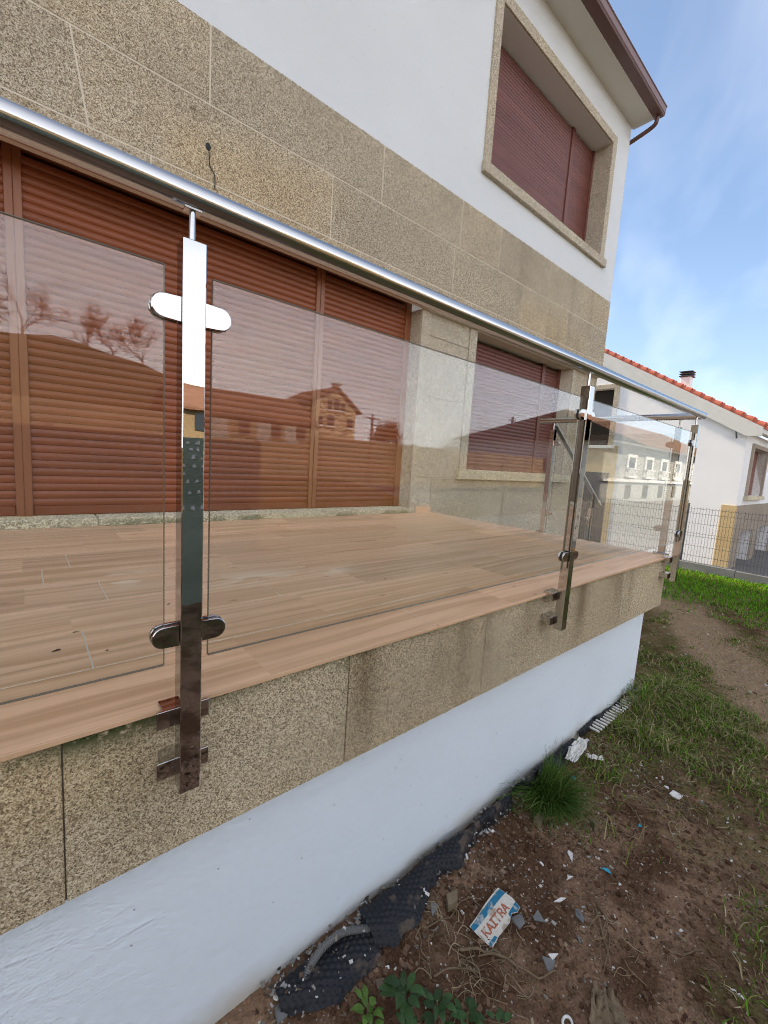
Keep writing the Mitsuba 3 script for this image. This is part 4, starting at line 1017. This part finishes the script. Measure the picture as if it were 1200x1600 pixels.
# small debris that nobody could count
def chips(n, xr, yr, smin, smax, cols, r, flat=.5, mask=None, lift=.25, long=1.6):
    x, y = r.uniform(*xr, n), r.uniform(*yr, n)
    if mask is not None:
        kk = r.random(n) < mask(x, y)
        x, y = x[kk], y[kk]
        n = len(x)
    s = smin * (smax / smin) ** (r.random(n) ** 2.2)
    cube_ = np.array([(a_, b_, c_) for a_ in (-1, 1) for b_ in (-1, 1) for c_ in (-1, 1)], float)
    fc = np.array([[0, 1, 3], [0, 3, 2], [4, 6, 7], [4, 7, 5], [0, 4, 5], [0, 5, 1], [2, 3, 7], [2, 7, 6], [0, 2, 6], [0, 6, 4], [1, 5, 7], [1, 7, 3]])
    v = cube_[None] * r.uniform(.55, 1.1, (n, 8, 3)) * np.stack([s * r.uniform(1, long, n), s * r.uniform(.45, 1, n), s * flat * r.uniform(.4, 1, n)], 1)[:, None] * .5
    az, tl = r.uniform(0, 6.28, n), r.normal(0, .3, n)
    ca, sa, ct, st_ = np.cos(az), np.sin(az), np.cos(tl), np.sin(tl)
    vx, vy, vz_ = v[..., 0], v[..., 1], v[..., 2]
    vy, vz_ = vy * ct[:, None] - vz_ * st_[:, None], vy * st_[:, None] + vz_ * ct[:, None]
    vx, vy = vx * ca[:, None] - vy * sa[:, None], vx * sa[:, None] + vy * ca[:, None]
    v = np.stack([vx + x[:, None], vy + y[:, None], vz_ + (gz(x, y) + s * flat * lift)[:, None]], -1)
    f = (fc[None] + np.arange(n)[:, None, None] * 8).reshape(-1, 3)
    cc = np.array(cols)[r.integers(0, len(cols), n)] * r.uniform(.6, 1.25, (n, 1))
    return trimesh.Trimesh(v.reshape(-1, 3), f, process=False), np.repeat(cc, 8, 0)


dr_ = np.random.default_rng(33)
m1, c1 = chips(9000, (.5, 3.4), (-.6, 1.08), .0035, .017, [(.46, .43, .37), (.30, .23, .15), (.17, .11, .07), (.22, .2, .18), (.62, .60, .55), (.13, .085, .055), (.2, .13, .08)], dr_, mask=lambda x, y: .12 + .88 * sm(.25, .62, meshkit.fbm(np.stack([x, y, x * 0], -1) * 3.2, 3, 40)) * (.5 + .5 * sm(.3, .8, y)))
m2, c2 = chips(1500, (3.2, 9), (-1, 2), .008, .03, [(.5, .47, .4), (.3, .22, .14), (.2, .14, .09)], dr_)
m3, c3 = chips(9000, (.5, 3.6), (-.7, 1.08), .006, .026, [(.10, .056, .034), (.145, .088, .055), (.19, .12, .077)], dr_, flat=.7, lift=.15, long=1.2)
m4, c4 = chips(1500, (.55, 2.9), (1.04, 1.13), .004, .02, [(.3, .29, .27), (.08, .07, .06), (.2, .18, .15), (.5, .49, .46)], dr_, lift=3.0)
m5, c5 = chips(230, (.6, 2.05), (.97, 1.08), .004, .016, [(.5, .48, .44), (.22, .19, .16), (.13, .09, .06), (.6, .58, .54)], dr_, lift=.3)
m5.vertices[:, 2] += .045 + .12 * (m5.vertices[:, 1] - 1.0)
m6, c6 = chips(900, (.5, 3.9), (.86, 1.02), .008, .03, [(.10, .058, .036), (.15, .09, .058), (.2, .15, .11)], dr_, flat=.7, lift=.3, long=1.2)
mm = cat(m1, m2, m3, m4, m5, m6)
add('debris', mm, 'painted', color=np.vstack([c1, c2, c3, c4, c5, c6]), label='scattered soil crumbs, pebbles and white chips on the bare ground', cat='debris', kind='stuff')
m1, c1 = chips(2600, (.7, 5.0), (-.6, 1.06), .0016, .0042, [(.30, .22, .13), (.22, .15, .09), (.36, .29, .18), (.14, .09, .055)], dr_, flat=.8, lift=1.3, long=1.2)
# stalks: the same chips drawn out along one axis
n_ = len(m1.vertices) // 8
v = np.array(m1.vertices).reshape(n_, 8, 3)
ctr = v.mean(1, keepdims=True)
az = dr_.uniform(0, 6.28, n_)
dirv = np.stack([np.cos(az), np.sin(az), dr_.normal(0, .1, n_)], 1)[:, None]
L_ = (.012 + .06 * dr_.random(n_) ** 2)[:, None, None]
sg = np.where(np.arange(8) < 4, -1.0, 1.0)[None, :, None]
v = ctr + (v - ctr) * .55 + dirv * sg * L_ * .5
m1 = trimesh.Trimesh(v.reshape(-1, 3), m1.faces, process=False)
fib, fc_ = [m1], [c1]
for cx, cy, sd, n_ in ((1.27, .69, .09, 60), (1.2, .87, .07, 36), (1.72, .47, .08, 30), (2.75, .52, .16, 60), (3.1, .62, .25, 60), (2.35, .62, .18, 24), (1.08, .68, .08, 26)):
    for _ in range(n_):
        x, y = cx + dr_.normal(0, sd), cy + dr_.normal(0, sd * .7)
        if y > 1.0:
            continue
        a, L = dr_.uniform(0, 6.28), dr_.uniform(.03, .13)
        p = bez([(x, y, 0), (x + L * .5 * math.cos(a), y + L * .5 * math.sin(a), 0), (x + L * math.cos(a + .5), y + L * math.sin(a + .5), 0)], 3)
        p[:, 2] = gz(p[:, 0], p[:, 1]) + .003 + .02 * dr_.random() * np.sin(np.linspace(0, 3.1, len(p)))
        t_ = tube(p, dr_.uniform(.0008, .0019), 4, caps=False)
        fib.append(t_)
        fc_.append(np.tile(np.array([(.24, .17, .10), (.16, .105, .06), (.34, .27, .17)])[dr_.integers(0, 3)] * dr_.uniform(.7, 1.2), (len(t_.vertices), 1)))
m1, c1 = cat(*fib), np.vstack(fc_)
add('straw', m1, 'painted', color=c1, label='short dry stalks and straw scattered over the soil', cat='straw', kind='stuff')
for k_ in [k_ for k_, v_ in labels.items() if not v_]:
    del labels[k_]
